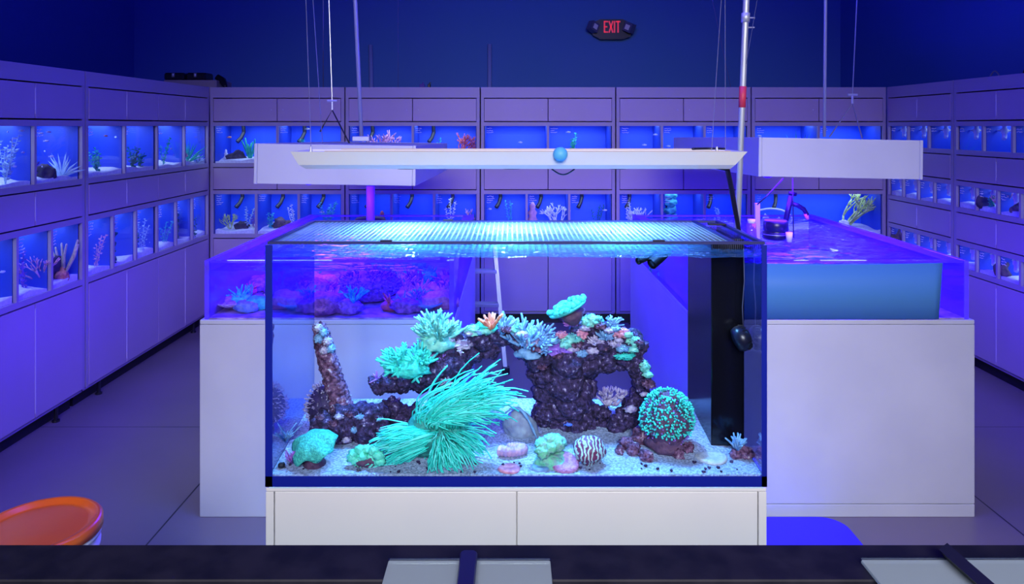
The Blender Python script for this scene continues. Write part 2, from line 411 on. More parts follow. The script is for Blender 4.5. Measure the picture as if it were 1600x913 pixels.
# left wall: two wide cabinets of two bays
left_lab = {}
LW = .97; n1 = 0; n2 = 0
ld1 = ['green dragon plant and pink coral tuft', 'thin spiky sprigs next to the corner', 'green bush and orange figurine', 'two dark green plants', 'many tiny pale fish and a bluish leafy plant', 'pale spiky blade plant and dark stone', 'no fish, just off the left edge of view', 'clear blue water at the near end']
ld2 = ['hidden green stem nearest the corner pane', 'orange red sprig', 'dim green plant close to the corner', 'lilac pink plant and dark mossy column', 'green plant behind a sand bank', 'thin pale blue twig', 'low green plant at the left picture edge', 'pink branching coral and purple plant', 'tall tan finger coral on an orange base']
for c in range(2):
    e1 = YB - 2*LW*c; e0 = e1 - 2*LW
    r1 = []; r2 = []
    for b in range(2):
        b1 = e1 - LW*b - (.034 if b == 0 else .016); b0 = e1 - LW*(b+1) + (.034 if b == 1 else .016)
        if b == 0: r1.append(e1 - LW); r2.append(e1 - LW)
        r1 += [(b0+b1)/2]; r2 += [b0 + (b1-b0)/3, b0 + (b1-b0)*2/3]
        for (z0, z1), nd, nm in ((RB1, 2, 'upper'), (RB2, 3, 'lower')):
            for i in range(nd):
                s0 = b0 + (b1-b0)*i/nd + .004; s1 = b0 + (b1-b0)*(i+1)/nd - .004
                if nm == 'upper':
                    j = (c*2+b)*2 + (nd-1-i); j2 = (c*2+b)*2 + i
                    order = [1, 0, 3, 2, 5, 4, 6, 7]; desc = ld1[order[(c*2+b)*2 + (1-i) if i in (0, 1) else 0]]
                else:
                    idx = (c*2+b)*3 + i
                    desc = ld2[idx] if idx < 9 else 'bare sand at the near end, %s from the front' % ORD[idx-9]
                aquarium('left', s0, s1, z0, z1, 'left wall %s row aquarium: %s' % (nm, desc), pipes=.3, notes=3 if nm == 'upper' else 5)
            row_lamp('left', b0, b1, z1 + .008, 3.2)
    cabinet('left', e0, e1, [(RB1[0], RB1[1], r1), (RB2[0], RB2[1], r2)], 2, 'long taupe tank cabinet on the left wall ' + ('running into the far corner' if c == 0 else 'nearest the camera'))
# right wall: three modules
RWd = 1.01
rl = ['by the far corner', 'between the corner and the picture edge', 'at the right picture edge']
rn = ['top', 'middle', 'bottom']
for c in range(3):
    e1 = YB - RWd*c; e0 = e1 - RWd; rows = []
    for q, (z0, z1) in enumerate(RR):
        nd = 3 if q == 0 else 4; A, B = e0 + .034, e1 - .034
        divs = [A + (B-A)*i/nd for i in range(1, nd)]; rows.append((z0, z1, divs)); ed = [A] + divs + [B]
        for i in range(nd):
            far = nd - 1 - i
            aquarium('right', ed[i]+.004, ed[i+1]-.004, z0, z1, 'right wall %s row aquarium, %s pane of the cabinet %s' % (rn[q], ['nearest', 'second nearest', 'second farthest', 'farthest'][i] if nd == 4 else ['nearest', 'middle', 'farthest'][i], ['by the corner', 'before the picture edge', 'at the picture edge'][c]),
                     pipes=.55, kindpipe='pvc', notes=3 if q else 2, sand=q > 0)
        row_lamp('right', A, B, z1 + .008, 2.2 if q else 1.8)
    cabinet('right', e0, e1, rows, 1, 'taupe three row tank cabinet on the right wall ' + rl[c])

# ------------------------------------------------------------------ white cabinets and shallow coral tanks behind
def white_base(x0, x1, y0, y1, ztop, label, kick):
    t = thing('white_cabinet', ((x0+x1)/2, (y0+y1)/2, 0), label, 'cabinet')
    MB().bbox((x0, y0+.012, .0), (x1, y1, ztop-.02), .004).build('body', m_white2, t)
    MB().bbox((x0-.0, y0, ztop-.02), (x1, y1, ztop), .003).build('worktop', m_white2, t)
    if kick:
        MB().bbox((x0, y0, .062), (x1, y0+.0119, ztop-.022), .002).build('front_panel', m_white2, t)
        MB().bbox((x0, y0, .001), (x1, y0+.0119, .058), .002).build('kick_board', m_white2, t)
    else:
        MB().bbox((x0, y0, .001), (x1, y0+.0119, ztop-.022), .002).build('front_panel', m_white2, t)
    return t
YF = 3.40; ZT = .907
lx0, lx1 = P(312, 0, YF).x, -.262
rx0, rx1 = .842, P(1523, 0, YF).x
white_base(lx0, lx1, YF, 5.26, ZT, 'plain white cabinet under the coral tank on the left', False)
white_base(rx0, rx1, YF, 5.26, ZT, 'large white cabinet with a kick board on the right', True)

def shallow_tank(x0, x1, y0, y1, z0, z1, zw, label, name='coral_tank'):
    t = thing(name, ((x0+x1)/2, (y0+y1)/2, z0), label, 'aquarium')
    e = .022
    MB().box((x0+e, y0+.004, z0+.008), (x1-e, y0+.012, z1)).build('front_pane', m_acry, t)
    MB().box((x0+e, y1-.012, z0+.008), (x1-e, y1-.004, z1)).build('back_pane', m_acry, t)
    for a, b in ((x0, x0+e), (x1-e, x1)): MB().bbox((a, y0, z0+.001), (b, y1, z1), .002).build('side_pane', m_acry_edge, t)
    MB().box((x0+e, y0+.002, z0+.001), (x1-e, y1, z0+.008)).build('bottom', M('violet_base', (.5, .38, .72), .5, col2=(.2, .14, .4), scale=18), t)
    m = MB(); nx, ny = 40, 60; vs = []; fs = []
    for j in range(ny+1):
        for i in range(nx+1):
            x = x0+e + (x1-x0-2*e)*i/nx; y = y0+.013 + (y1-y0-.026)*j/ny
            vs.append((x, y, zw + .009*noise.noise(Vector((x*7, y*12, 2)))))
    for j in range(ny):
        for i in range(nx): q = j*(nx+1)+i; fs.append((q, q+1, q+nx+2, q+nx+1))
    m.add(vs, fs); m.build('water_surface', m_fragwater, t, smooth=True)
    r = MB()
    for (a, b) in (((x0+e, y0+.012, z1-.012), (x1-e, y0+.045, z1-.004)), ((x0+e, y1-.045, z1-.012), (x1-e, y1-.012, z1-.004))): r.box(a, b)
    r.box((x0+e, y0+.045, z1-.012), (x0+e+.05, y1-.045, z1-.004)); r.box((x1-e-.05, y0+.045, z1-.012), (x1-e, y1-.045, z1-.004))
    r.build('rim_brace', m_acry_edge, t)
    return t
Z1 = 1.179
tl = shallow_tank(P(318, 0, YF).x, lx1-.005, YF+.008, 5.2, ZT, Z1, 1.128, 'shallow clear acrylic coral tank on the left white cabinet, violet lit')
tr = shallow_tank(rx0+.005, P(1516, 0, YF).x, YF+.008, 5.2, ZT, Z1, 1.155, 'shallow acrylic coral tank on the right white cabinet with blue sheet in front')
# blue privacy sheet stuck on the right tank front
fa, fb_ = P(1140, 0, YF).x, P(1472, 0, YF).x
mm = MB(); N = 24; vs = []; fs = []
for i in range(N+1):
    for (zz, k) in ((ZT+.006, 0), (ZT+.13, 1), (Z1-.008, 2)):
        u = i/N; x = fa + (fb_-fa)*u - (.018*(1-k/2) if i == N else 0)
        vs.append((x, YF - .004 - .012*math.sin(math.pi*k/2)*(1-u)*.6, zz - (.006*math.sin(u*math.pi) if k == 2 else 0)))
for i in range(N):
    for k in range(2): a = i*3+k; fs.append((a, a+3, a+4, a+1))
mm.add(vs, fs)
fo = mm.build('blue_sheet', M('blue_film', (.08, .27, .62), .35, spec=.4), None, True)
sol = fo.modifiers.new('thickness', 'SOLIDIFY'); sol.thickness = .0025; sol.offset = 0
tag(fo, 'curved light blue plastic sheet across the front of the right coral tank', 'plastic sheet')

# ---- coral makers
def cmat(n, a, b=None, sc=60, bump=.5, rough=.55, c3=None): return M(n, a, rough, col2=b, scale=sc, bump=bump, bscale=sc*1.5, c3=c3, spec=.3)
c_teal = cmat('teal_coral', (.08, .95, .78), (.04, .55, .52), 40)
c_green = cmat('green_coral', (.12, .90, .42), (.05, .45, .25), 50)
c_mint = cmat('mint_coral', (.30, .80, .66), (.10, .46, .46), 40)
c_blue = cmat('pale_blue_coral', (.26, .50, .78), (.14, .32, .64), 50)
c_white = cmat('white_lilac_coral', (.60, .56, .76), (.30, .24, .50), 60)
c_pink = cmat('pink_coral', (.85, .38, .50), (.60, .22, .40), 60)
c_red = cmat('red_coral', (.80, .18, .16), (.55, .10, .15), 60)
c_orange = cmat('orange_coral', (.90, .36, .20), (.60, .16, .12), 50)
c_purple = cmat('purple_coral', (.45, .16, .62), (.20, .08, .35), 60)
c_brown = cmat('brown_coral_skin', (.14, .07, .14), (.08, .04, .10), 50)
c_yg = cmat('yellow_green_coral', (.62, .75, .30), (.45, .60, .25), 40)
c_tan = cmat('tan_coral', (.70, .58, .50), (.5, .42, .42), 60)
c_rock = cmat('purple_live_rock', (.022, .014, .045), (.085, .055, .18), 75, 1.0, .9, c3=(.55, .50, .78))
c_rockw = cmat('pale_topped_live_rock', (.06, .02, .06), (.28, .14, .28), 70, 1.0, .9, c3=(.80, .80, .88))
c_drock = cmat('dark_stone', (.05, .045, .07), (.10, .08, .12), 20, .8, .85)
c_violet = cmat('violet_coral', (.42, .20, .85), (.22, .10, .55), 60)

def fingers(mb, c, n, ln, rad, up=Vector((0, 0, 1)), spread=1.0, seed=0, sub=2, squash=(1, 1, 1), seg=6, wob=.25, root=.25):
    r = random.Random(seed); c = Vector(c); up = up.normalized()
    for i in range(n):
        d = Vector((r.gauss(0, 1), r.gauss(0, 1), r.gauss(0, 1))).normalized()
        d = (up + d * spread).normalized(); L = ln * r.uniform(.65, 1.1)
        d = Vector((d.x*squash[0], d.y*squash[1], d.z*squash[2]))
        side = Vector((r.uniform(-1, 1), r.uniform(-1, 1), r.uniform(-.3, 1))) * wob
        p0 = c + d * L * root * r.uniform(0, 1); pts = [p0 + d*L*t*(1-root) + side*L*t*t for t in (0, .35, .7, 1)]
        mb.tube(pts, [rad*1.3, rad*1.15, rad, rad*.75], seg, tip=True)
        for k in range(sub):
            t = r.uniform(.35, .8); q = p0 + d*L*t*(1-root) + side*L*t*t
            dd = (d + Vector((r.uniform(-1, 1), r.uniform(-1, 1), r.uniform(-.4, 1)))*.8).normalized(); l2 = L*r.uniform(.2, .38)
            mb.tube([q, q + dd*l2*.5, q + dd*l2], [rad*.95, rad*.9, rad*.65], seg, tip=True)
def tree(mb, p, d, ln, rad, depth, r, seg=6, bend=.5, n=2):
    q = p + d*ln; mid = (p+q)/2 + Vector((r.uniform(-1, 1), r.uniform(-1, 1), 0))*ln*.1
    mb.tube([p, mid, q], [rad, rad*.9, rad*.78], seg, tip=depth == 0)
    if depth:
        for k in range(n + (r.random() > .6)):
            dd = (d + Vector((r.uniform(-1, 1)*bend*1.5, r.uniform(-1, 1)*bend, r.uniform(-.3, .6)*bend))).normalized()
            tree(mb, q, dd, ln*r.uniform(.68, .9), rad*.75, depth-1, r, seg, bend, n)
def polyps(mb, c, rad, n, ln, pr, seed=0, zmin=-.3, bulb=1.5, jit=.3, seg=5, vis=True):
    r = random.Random(seed); c = Vector(c); rad = Vector(rad); k = 0
    while k < n:
        d = Vector((r.gauss(0, 1), r.gauss(0, 1), r.gauss(0, 1))).normalized()
        if d.z < zmin: continue
        k += 1; p = c + Vector((d.x*rad.x, d.y*rad.y, d.z*rad.z)); dd = (d + Vector((r.uniform(-jit, jit), r.uniform(-jit, jit), r.uniform(-jit, jit)))).normalized()
        l = ln*r.uniform(.6, 1.2)
        mb.tube([p - dd*pr, p + dd*l*.6, p + dd*l*.85, p + dd*l], [pr*.8, pr*.7, pr*bulb, pr*bulb*.7], seg, tip=True)

# ------------------------------------------------------------------ main display tank
TX0, TX1, TY0, TY1 = -.737, .762, 2.21, 2.72
TZ0, TZ1, TZW = .717, 1.444, 1.405
st = thing('tank_stand', (0.012, 2.48, 0), 'pale white two door stand carrying the display aquarium', 'stand')
MB().bbox((TX0, TY0+.022, .0), (TX1, TY1+.03, TZ0-.012), .003).build('body', m_white, st)
MB().bbox((TX0, TY0+.002, TZ0-.0115), (TX1, TY1+.03, TZ0-.001), .002).build('top_board', m_white, st)
xa, xb, xm = P(428, 0, TY0).x, P(1185, 0, TY0).x, P(807.5, 0, TY0).x
for a, b in ((TX0, xa-.0015), (xb+.0015, TX1)): MB().bbox((a, TY0+.002, .001), (b, TY0+.0215, TZ0-.013), .001).build('side_strip', m_white, st)
for a, b in ((xa+.0015, xm-.0015), (xm+.0015, xb-.0015)): MB().bbox((a, TY0+.003, .03), (b, TY0+.0215, TZ0-.013), .0015).build('door', m_white, st)
MB().box((TX0+.01, TY0-.0, TZ0-.001), (TX1-.01, TY1, TZ0+.003)).build('levelling_mat', M('pale_foam', (.55, .75, .95), .5), st)

tk = thing('display_aquarium', (0.012, 2.46, TZ0+.004), 'large rimless display aquarium full of corals on the pale stand, mesh lidded', 'aquarium')
z0 = TZ0 + .0045
g = .010
MB().box((TX0+g, TY0, z0+.002), (TX1-g, TY0+g, TZ1)).build('front_pane', m_glass_t, tk)
MB().box((TX0+g, TY1-g, z0+.002), (TX1-g, TY1, TZ1)).build('back_pane', m_glass_t, tk)
MB().box((TX0, TY0+.001, z0+.002), (TX0+g, TY1, TZ1)).build('side_pane', m_glass_side, tk)
MB().box((TX1-g, TY0+.001, z0+.002), (TX1, TY1, TZ1)).build('side_pane', m_glass_side, tk)
MB().box((TX0+g, TY0+g, z0), (TX1-g, TY1-g, z0+.008)).build('bottom_pane', m_black, tk)
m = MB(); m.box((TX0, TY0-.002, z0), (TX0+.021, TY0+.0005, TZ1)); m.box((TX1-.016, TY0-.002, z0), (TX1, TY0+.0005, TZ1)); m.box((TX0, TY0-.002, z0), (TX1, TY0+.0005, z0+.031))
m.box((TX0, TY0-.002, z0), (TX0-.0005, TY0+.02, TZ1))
m.build('dark_silicone_border', M('tank_lit_silicone', (.006, .015, .30), .3), tk)  # light from inside the tank is put into the silicone's blue
# overflow chamber
ox0, oy0 = .643, 2.385
MB().bbox((ox0, oy0, z0+.01), (TX1-.012, TY1-.012, TZ1-.012), .003).build('overflow_chamber', M('black_acrylic', (.004, .004, .008), .18), tk)
m = MB()
for i in range(16):
    x = ox0 + .002 + i*.0066; m.box((x, oy0-.004, TZ1-.04), (x+.0036, oy0-.0005, TZ1-.008))
m.build('overflow_comb', M('dark_comb', (.03, .03, .06), .4), tk)
# water
m = MB(); nx, ny = 110, 34; vs = []; fs = []
for j in range(ny+1):
    for i in range(nx+1):
        x = TX0+g+.001 + (TX1-TX0-2*g-.002)*i/nx; y = TY0+g+.001 + (TY1-TY0-2*g-.002)*j/ny
        vs.append((x, y, TZW + .0045*noise.noise(Vector((x*9, y*22, 0))) + .002*noise.noise(Vector((x*30, y*50, 3)))))
for j in range(ny):
    for i in range(nx): q = j*(nx+1)+i; fs.append((q, q+1, q+nx+2, q+nx+1))
m.add(vs, fs); m.build('water_surface', m_water, tk, smooth=True)
# sand bed
def sandz(x, y): return .7505 + .10*(y - 2.21) + .006*noise.noise(Vector((x*6, y*8, 5)))*min(1, (y-2.21)*10) + .0012*noise.noise(Vector((x*90, y*90, 1)))
m = MB(); nx, ny = 240, 80; vs = []; fs = []
SY1 = TY1-g-.001
for j in range(ny+1):
    for i in range(nx+1):
        x = TX0+g+.001 + (TX1-TX0-2*g-.002)*i/nx; y = TY0+g+.0005 + (SY1-TY0-g)*j/ny
        vs.append((x, y, sandz(x, y)))
for j in range(ny):
    for i in range(nx): q = j*(nx+1)+i; fs.append((q, q+1, q+nx+2, q+nx+1))
n = len(vs)
for i in range(nx+1): p = vs[i]; vs.append((p[0], p[1], z0+.009))
for i in range(nx): fs.append((i, n+i, n+i+1, i+1))
m.add(vs, fs)
m.build('sand_bed', M('speckled_reef_sand', (.44, .55, .80), .9, col2=(.22, .29, .46), scale=140, bump=.6, detail=2, c3=(.22, .22, .34)), tk, smooth=True)
# lid: frame with netting
lid = thing('mesh_lid', (0.012, 2.46, TZ1), 'clear netting lid in a dark frame lying on the display aquarium', 'lid')
m = MB(); fz = TZ1 + .0015; h = .008
lx_, ly_ = (TX0+.004, TX1-.004), (TY0+.004, TY1-.004)
m.box((lx_[0], ly_[0], fz), (lx_[1], ly_[0]+.012, fz+h)); m.box((lx_[0], ly_[1]-.012, fz), (lx_[1], ly_[1], fz+h))
m.box((lx_[0], ly_[0]+.012, fz), (lx_[0]+.014, ly_[1]-.012, fz+h)); m.box((lx_[1]-.10, ly_[0]+.012, fz), (lx_[1]-.086, ly_[1]-.012, fz+h)); m.box((lx_[1]-.014, ly_[0]+.012, fz), (lx_[1], ly_[1]-.012, fz+h))
m.build('frame', M('navy_frame', (.02, .025, .14), .4), lid)
m = MB(); a0, a1 = lx_[0]+.014, lx_[1]-.10; b0, b1 = ly_[0]+.012, ly_[1]-.012; p_ = .0160; wd = .0024
x = a0 + p_
while x < a1: m.box((x-wd, b0, fz+.002), (x+wd, b1, fz+.0030)); x += p_
y = b0 + p_
while y < b1: m.box((a0, y-.0008, fz+.0032), (a1, y+.0008, fz+.0038)); y += p_
m.build('netting', M('clear_nylon_net', (.20, .34, .46), .3), lid)
for (u_, y_) in ((603, TY0+.004), (1030, TY0+.004), (700, TY1-.018)):
    c = P(u_, 0, y_); MB().bbox((c.x-.018, y_, fz+h+.0003), (c.x+.018, y_+.014, fz+h+.004), .001).build('clip', m_black, lid)
cp = P(1118, 0, 2.6); MB().bbox((cp.x-.03, 2.57, fz+h+.0003), (cp.x+.03, 2.6, fz+h+.006), .002).build('feeding_hatch', m_black, lid)

# ---- live rock and corals inside the display tank
def inr(u, v, y): return P(u, v, y)
def sandpt(u, v):
    y = 2.35
    for _ in range(30): y = (CAMZ - sandz((u-CU)/F_PX*y, y)) * F_PX / (v - CV)
    y = min(max(y, 2.232), 2.69); x = (u-CU)/F_PX*y
    return Vector((x, y, sandz(x, y)))
ROCKS = [(597,603,10,0),(585,598,7,0),(612,596,15,0),(632,590,20,0),(655,582,24,0),(680,572,27,0),(706,562,27,0),(650,562,17,0),(678,548,24,0),(705,538,22,0),(730,533,19,0),
 (752,528,18,0),(772,524,17,0),(795,524,14,0),(815,532,16,0),(825,545,17,0),(735,550,16,0),(765,545,14,0),
 (843,556,20,0),(848,585,18,0),(858,610,22,1),(852,645,18,1),(868,635,24,1),(884,590,30,0),(888,560,28,0),(893,625,26,1),(900,655,24,1),(878,665,20,1),(905,600,22,1),
 (912,545,26,0),(935,540,26,0),(958,537,24,0),(980,536,20,0),(998,543,12,0),(920,568,20,0),(945,560,18,0),(970,556,18,0),(990,565,15,0),(1002,582,13,0),(1003,600,13,0),(998,618,13,0),
 (990,636,14,0),(978,652,14,0),(966,662,13,0),(945,668,12,1),(925,672,14,1),(925,510,15,0),(905,515,12,0),(945,518,14,0),(965,525,12,0),(925,640,10,1),(945,645,8,1)]
m = MB(); r = random.Random(3)
for i, (u, v, q, k) in enumerate(ROCKS):
    y = 2.50 + (.03 if k else 0) + r.uniform(-.015, .015); rr = PX(q, y)
    m.blob(P(u, v, y), (rr*1.15, rr*1.25, rr*1.02), i+1, 4, .2, 1.3, wn=.0085, wf=38)
arch = m.clampz(.7312).build('rock_arch', c_rock, None, True); tag(arch, 'dark purple live rock arch spanning the middle of the display aquarium', 'rock')
m = MB()
for i, (u, v, q) in enumerate([(700,605,18),(690,622,17),(703,640,20),(690,650,16)]): y = 2.56; rr = PX(q, y); m.blob(P(u, v, y), rr*1.1, i+60, 4, .2, 1.5, wn=.009, wf=40)
tag(m.clampz(.7312).build('live_rock', c_rock, None, True), 'dark rock column under the arch behind the long tentacle coral', 'rock')
m = MB()
for i, (u, v, q) in enumerate([(505,665,20),(530,672,24),(555,662,26),(582,662,26),(578,690,19),(550,692,18),(603,682,18),(520,690,15),(485,698,13),(536,650,16)]):
    y = 2.43 + .01*(i % 3); rr = PX(q, y); m.blob(P(u, v, y), rr*1.12, i+80, 4, .2, 1.5, wn=.009, wf=40)
tag(m.clampz(.7312).build('live_rock', c_rock, None, True), 'purple rock pile at the foot of the leaning rock pillar', 'rock')
m = MB()
for i, (u, v, q) in enumerate([(613,640,15),(625,655,17),(645,650,15),(660,655,15)]):
    y = 2.50; rr = PX(q, y); m.blob(P(u, v, y), rr*1.1, i+95, 4, .2, 1.5, wn=.009, wf=40)
tag(m.clampz(.7312).build('live_rock', c_rock, None, True), 'dark rock directly left of the long tentacle coral', 'rock')
# leaning pillar
m = MB(); yy = 2.46; pts = [(500,516,11),(504,530,14),(508,548,14.5),(513,566,16),(518,585,16),(524,605,17),(530,625,17),(536,645,19),(540,662,20)]
dense = []
for k in range(len(pts)-1):
    for f_ in (0, .5): dense.append(tuple(a_ + (b_-a_)*f_ for a_, b_ in zip(pts[k], pts[k+1])))
for i, (u, v, q) in enumerate(dense):
    rr = PX(q*.92, yy); m.blob(P(u, v, yy), (rr, rr, rr*1.1), 120, 4, .08, 1.2, wn=.0065, wf=42)
tag(m.build('rock_pillar', c_rockw, None, True), 'leaning reddish rock pillar with pale crusted tip at the left', 'rock')
# fingered corals
def coral(name, label, group=None, loc=None): return thing(name, loc, label, 'coral', group)
y = 2.44; c = P(682, 530, y); t = coral('finger_coral', 'mint green finger coral on top of the arch, tallest of the corals', loc=c)
m = MB(); m.blob(P(683, 535, y), (PX(27, y), PX(22, y), PX(16, y)), 5, 3, .25, 2); m.build('base', c_mint, t, True)
m = MB(); fingers(m, P(684, 534, y), 130, PX(52, y), PX(2.0, y), Vector((.05, -.15, .9)), .95, 11, 1, (1, .7, 1), 6, .14, .45); o = m.build('branches', c_mint, t, True); o['kind'] = 'stuff'
y = 2.40; c = P(640, 575, y); t = coral('branching_coral', 'teal branching coral spreading off the left end of the arch', loc=c)
m = MB(); m.blob(P(640, 575, y), (PX(32, y), PX(22, y), PX(13, y)), 6, 3, .3, 2); m.build('base', c_teal, t, True)
m = MB(); fingers(m, P(632, 574, y), 48, PX(46, y), PX(2.1, y), Vector((-.75, -.1, .35)), .95, 12, 2, (1, .7, .75), 6, .2, .3)
fingers(m, P(655, 568, y), 40, PX(36, y), PX(2.2, y), Vector((.1, -.3, .8)), .9, 13, 1, (1, .7, .9), 6, .2, .3)
fingers(m, P(648, 578, y), 30, PX(30, y), PX(2.2, y), Vector((.1, -.9, -.1)), .9, 14, 1, (1, .7, .6), 6, .2, .3); m.build('branches', c_teal, t, True)
y = 2.46; c = P(828, 550, y); t = coral('staghorn_coral', 'pale blue staghorn coral in the middle dip of the arch', loc=c)
m = MB(); fingers(m, P(822, 545, y), 30, PX(50, y), PX(2.1, y), Vector((.1, -.1, .8)), .95, 15, 5, (1, .7, 1), 7, .15, .12)
fingers(m, P(845, 545, y), 22, PX(36, y), PX(2.1, y), Vector((.4, -.3, .6)), .9, 16, 5, (1, .7, 1), 7, .15, .12); m.build('branches', c_blue, t, True)
m = MB(); m.blob(P(826, 552, y), (PX(20, y), PX(16, y), PX(9, y)), 7, 3, .3, 2); m.build('base', c_blue, t, True)
y = 2.45; c = P(775, 520, y); t = coral('branch_coral', 'small orange branching coral at the crown of the arch', loc=c)
m = MB(); fingers(m, P(768, 514, y-.02), 13, PX(27, y), PX(2.6, y), Vector((-.15, 0, .9)), .7, 17, 1, (1, .6, 1), 7, .2, .05); m.build('branches', c_orange, t, True)
m = MB(); fingers(m, P(784, 522, y), 9, PX(34, y), PX(2.4, y), Vector((.2, 0, .9)), .6, 18, 2, (1, .6, 1), 7, .2, .05); m.build('tips', c_blue, t, True)
# crusting corals on the arch
crust = [('crusting_coral', 742, 516, 15, 8, c_mint, 'pale mint crusting coral on the arch just right of the tall finger coral'),
 ('crusting_coral', 762, 510, 17, 8, c_teal, 'teal crusting coral at the arch crown below the orange branches'),
 ('crusting_coral', 804, 513, 13, 8, c_mint, 'smooth mint lump on the arch left of the blue staghorn'),
 ('crusting_coral', 832, 533, 13, 16, c_white, 'oblong lilac crusting coral below the blue staghorn'),
 ('crusting_coral', 872, 545, 22, 9, c_violet, 'violet beaded coral mat on the shelf of the arch'),
 ('crusting_coral', 893, 531, 17, 8, c_mint, 'bright mint patch left of the middle shelf'),
 ('crusting_coral', 878, 524, 9, 5, c_pink, 'peach lump at the left of the shelf'),
 ('crusting_coral', 910, 522, 8, 8, c_pink, 'small round salmon lump in the middle of the shelf'),
 ('crusting_coral', 925, 502, 16, 9, c_mint, 'speckled green dome topping the shelf'),
 ('crusting_coral', 971, 521, 13, 7, c_pink, 'salmon red coral cap near the right end of the shelf'),
 ('crusting_coral', 990, 534, 11, 7, c_mint, 'mint patch at the far right tip of the shelf'),
 ('crusting_coral', 975, 556, 16, 6, c_teal, 'teal frill hanging below the right of the shelf'),
 ('crusting_coral', 1007, 574, 8, 9, c_mint, 'small mint patch on the outer bend of the right arm'),
 ('crusting_coral', 660, 560, 22, 10, c_white, 'pale lilac crust between the two left corals'),
 ('crusting_coral', 720, 538, 16, 7, c_white, 'whitish crust under the tall finger coral')]
for i, (n_, u, v, a, b, mt, lb) in enumerate(crust):
    y = 2.455 if i != 13 else 2.44; c = P(u, v, y)
    t = coral(n_, lb, 'crusting corals on the rock arch', c)
    m = MB(); m.blob(c, (PX(a, y), PX(a*.8, y), PX(b, y)), i+30, 4, .3, 2.2, fine=.16, ff=6); m.build('crust', mt, t, True)
    m = MB(); polyps(m, c, (PX(a, y), PX(a*.8, y), PX(b, y)), int(a*4), .004, .0013, i, -.1, 1.5); o = m.build('polyps', mt, t, True); o['kind'] = 'stuff'
# knobbly mixed growth along the shelf
y = 2.45
for i, (u, v, lb) in enumerate(((945, 530, 'bluish white leafy soft coral behind the salmon cap'), (955, 508, 'frilly pale coral leaning right of the green dome'), (890, 508, 'dark stalked polyps left of the green dome'), (930, 538, 'lilac knobbly coral under the shelf middle'), (958, 542, 'lilac knobbly coral right of the shelf middle'))):
    m = MB(); fingers(m, P(u, v, y), 34, PX(18, y), PX(1.6, y), Vector((.1, -.3, .6)), 1.0, 40+i, 1, (1, .7, .7), 5, .3, .1)
    tag(m.build('soft_coral', (c_blue, c_blue, c_purple, c_white, c_white)[i], None, True), lb, 'coral')
# little lumps and tufts crusting the rock
r = random.Random(51)
for i, (u, v) in enumerate([(735,522),(748,520),(757,518),(790,515),(815,523),(838,543),(850,548),(862,535),(885,538),(900,540),(915,512),(935,508),(950,515),(963,512),(985,524),(1000,533),(965,532),(945,545),(925,548),(905,552),(1010,585),(1013,600),(1005,615),(880,550),(700,532),(690,545),(670,550),(615,588),(640,578),(848,575),(985,640),(975,545),(992,546),(870,556),(893,547)]):
    y = 2.437; c = P(u + r.uniform(-3, 3), v + r.uniform(-2, 2), y); q = PX(r.uniform(4.5, 8), y); m = MB()
    m.blob(c, (q*1.3, q, q*.7), i, 3, .35, 2.5, fine=.2, ff=6)
    if i % 2: polyps(m, c, (q*1.3, q, q*.7), 34, .004, .0012, i, -.2, 1.4)
    tag(m.build('coral_lump', (c_white, c_blue, c_mint, c_rockw, c_white, c_rockw)[i % 6], None, True), 'small ' + ('lilac white', 'pale blue', 'mint', 'mottled purple', 'lilac white', 'mottled purple')[i % 6] + (' smooth' if i % 2 == 0 else ' bristly') + ' lump crusting the rock arch', 'coral', 'small lumps crusting the rock arch')
for i, (u, v) in enumerate([(530,652),(546,648),(562,652),(577,678),(500,652),(592,655),(542,688),(520,662),(555,672),(570,664),(505,690),(598,672)]):
    y = 2.385; c = P(u, v, y); q = PX(r.uniform(3.5, 6), y); m = MB(); m.blob(c, (q*1.2, q, q*.8), i, 3, .35, 2.5, fine=.2, ff=6); polyps(m, c, (q*1.2, q, q*.8), 22, .004, .0011, i, -.2, 1.4)
    tag(m.build('coral_lump', (c_white, c_rockw, c_blue)[i % 3], None, True), 'small ' + ('lilac white', 'mottled purple', 'pale blue')[i % 3] + ' tuft on the rock pile by the leaning pillar', 'coral', 'small tufts on the left rock pile')
for i, (u, v) in enumerate([(497,513),(505,520),(511,534),(517,545),(507,548),(498,530)]):
    y = 2.432; c = P(u, v, y); q = PX(6, y); m = MB(); m.blob(c, (q*1.1, q, q*1.1), i, 3, .35, 2.5, fine=.2, ff=6); polyps(m, c, (q*1.1, q, q*1.1), 30, .004, .0011, i, -.2, 1.4)
    tag(m.build('coral_lump', (c_white, c_blue)[i % 2], None, True), 'whitish tuft crusting the tip of the leaning rock pillar', 'coral', 'whitish tufts on the pillar tip')
# plate coral on a stalk
y = 2.44; t = coral('plate_coral', 'tilted teal plate coral with round buds standing above the shelf', loc=P(893, 500, y))
rot = Matrix.Rotation(R(-26), 3, 'Y')
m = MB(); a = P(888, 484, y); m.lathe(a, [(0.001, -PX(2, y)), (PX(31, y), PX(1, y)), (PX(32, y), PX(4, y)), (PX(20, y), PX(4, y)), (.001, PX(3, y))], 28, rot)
m.build('plate', cmat('plate_shade_teal', (.05, .42, .40), (.03, .3, .3), 40), t, True)  # plate coloured darker to paint the shade between the buds
m = MB(); m.tube([P(898, 508, y), P(896, 500, y), P(893, 488, y)], [PX(5, y), PX(14, y), PX(22, y)], 16); m.build('stalk', c_brown, t, True)
m = MB(); r = random.Random(5)
for i in range(62):
    an = r.uniform(0, 6.283); q = math.sqrt(r.random())*PX(31, y); d = rot @ Vector((q*math.cos(an), q*math.sin(an)*.9, PX(6.5, y)))
    m.blob(a + d, PX(r.uniform(3.4, 4.8), y), i, 2, .1)
m.build('buds', c_teal, t, True)['kind'] = 'stuff'
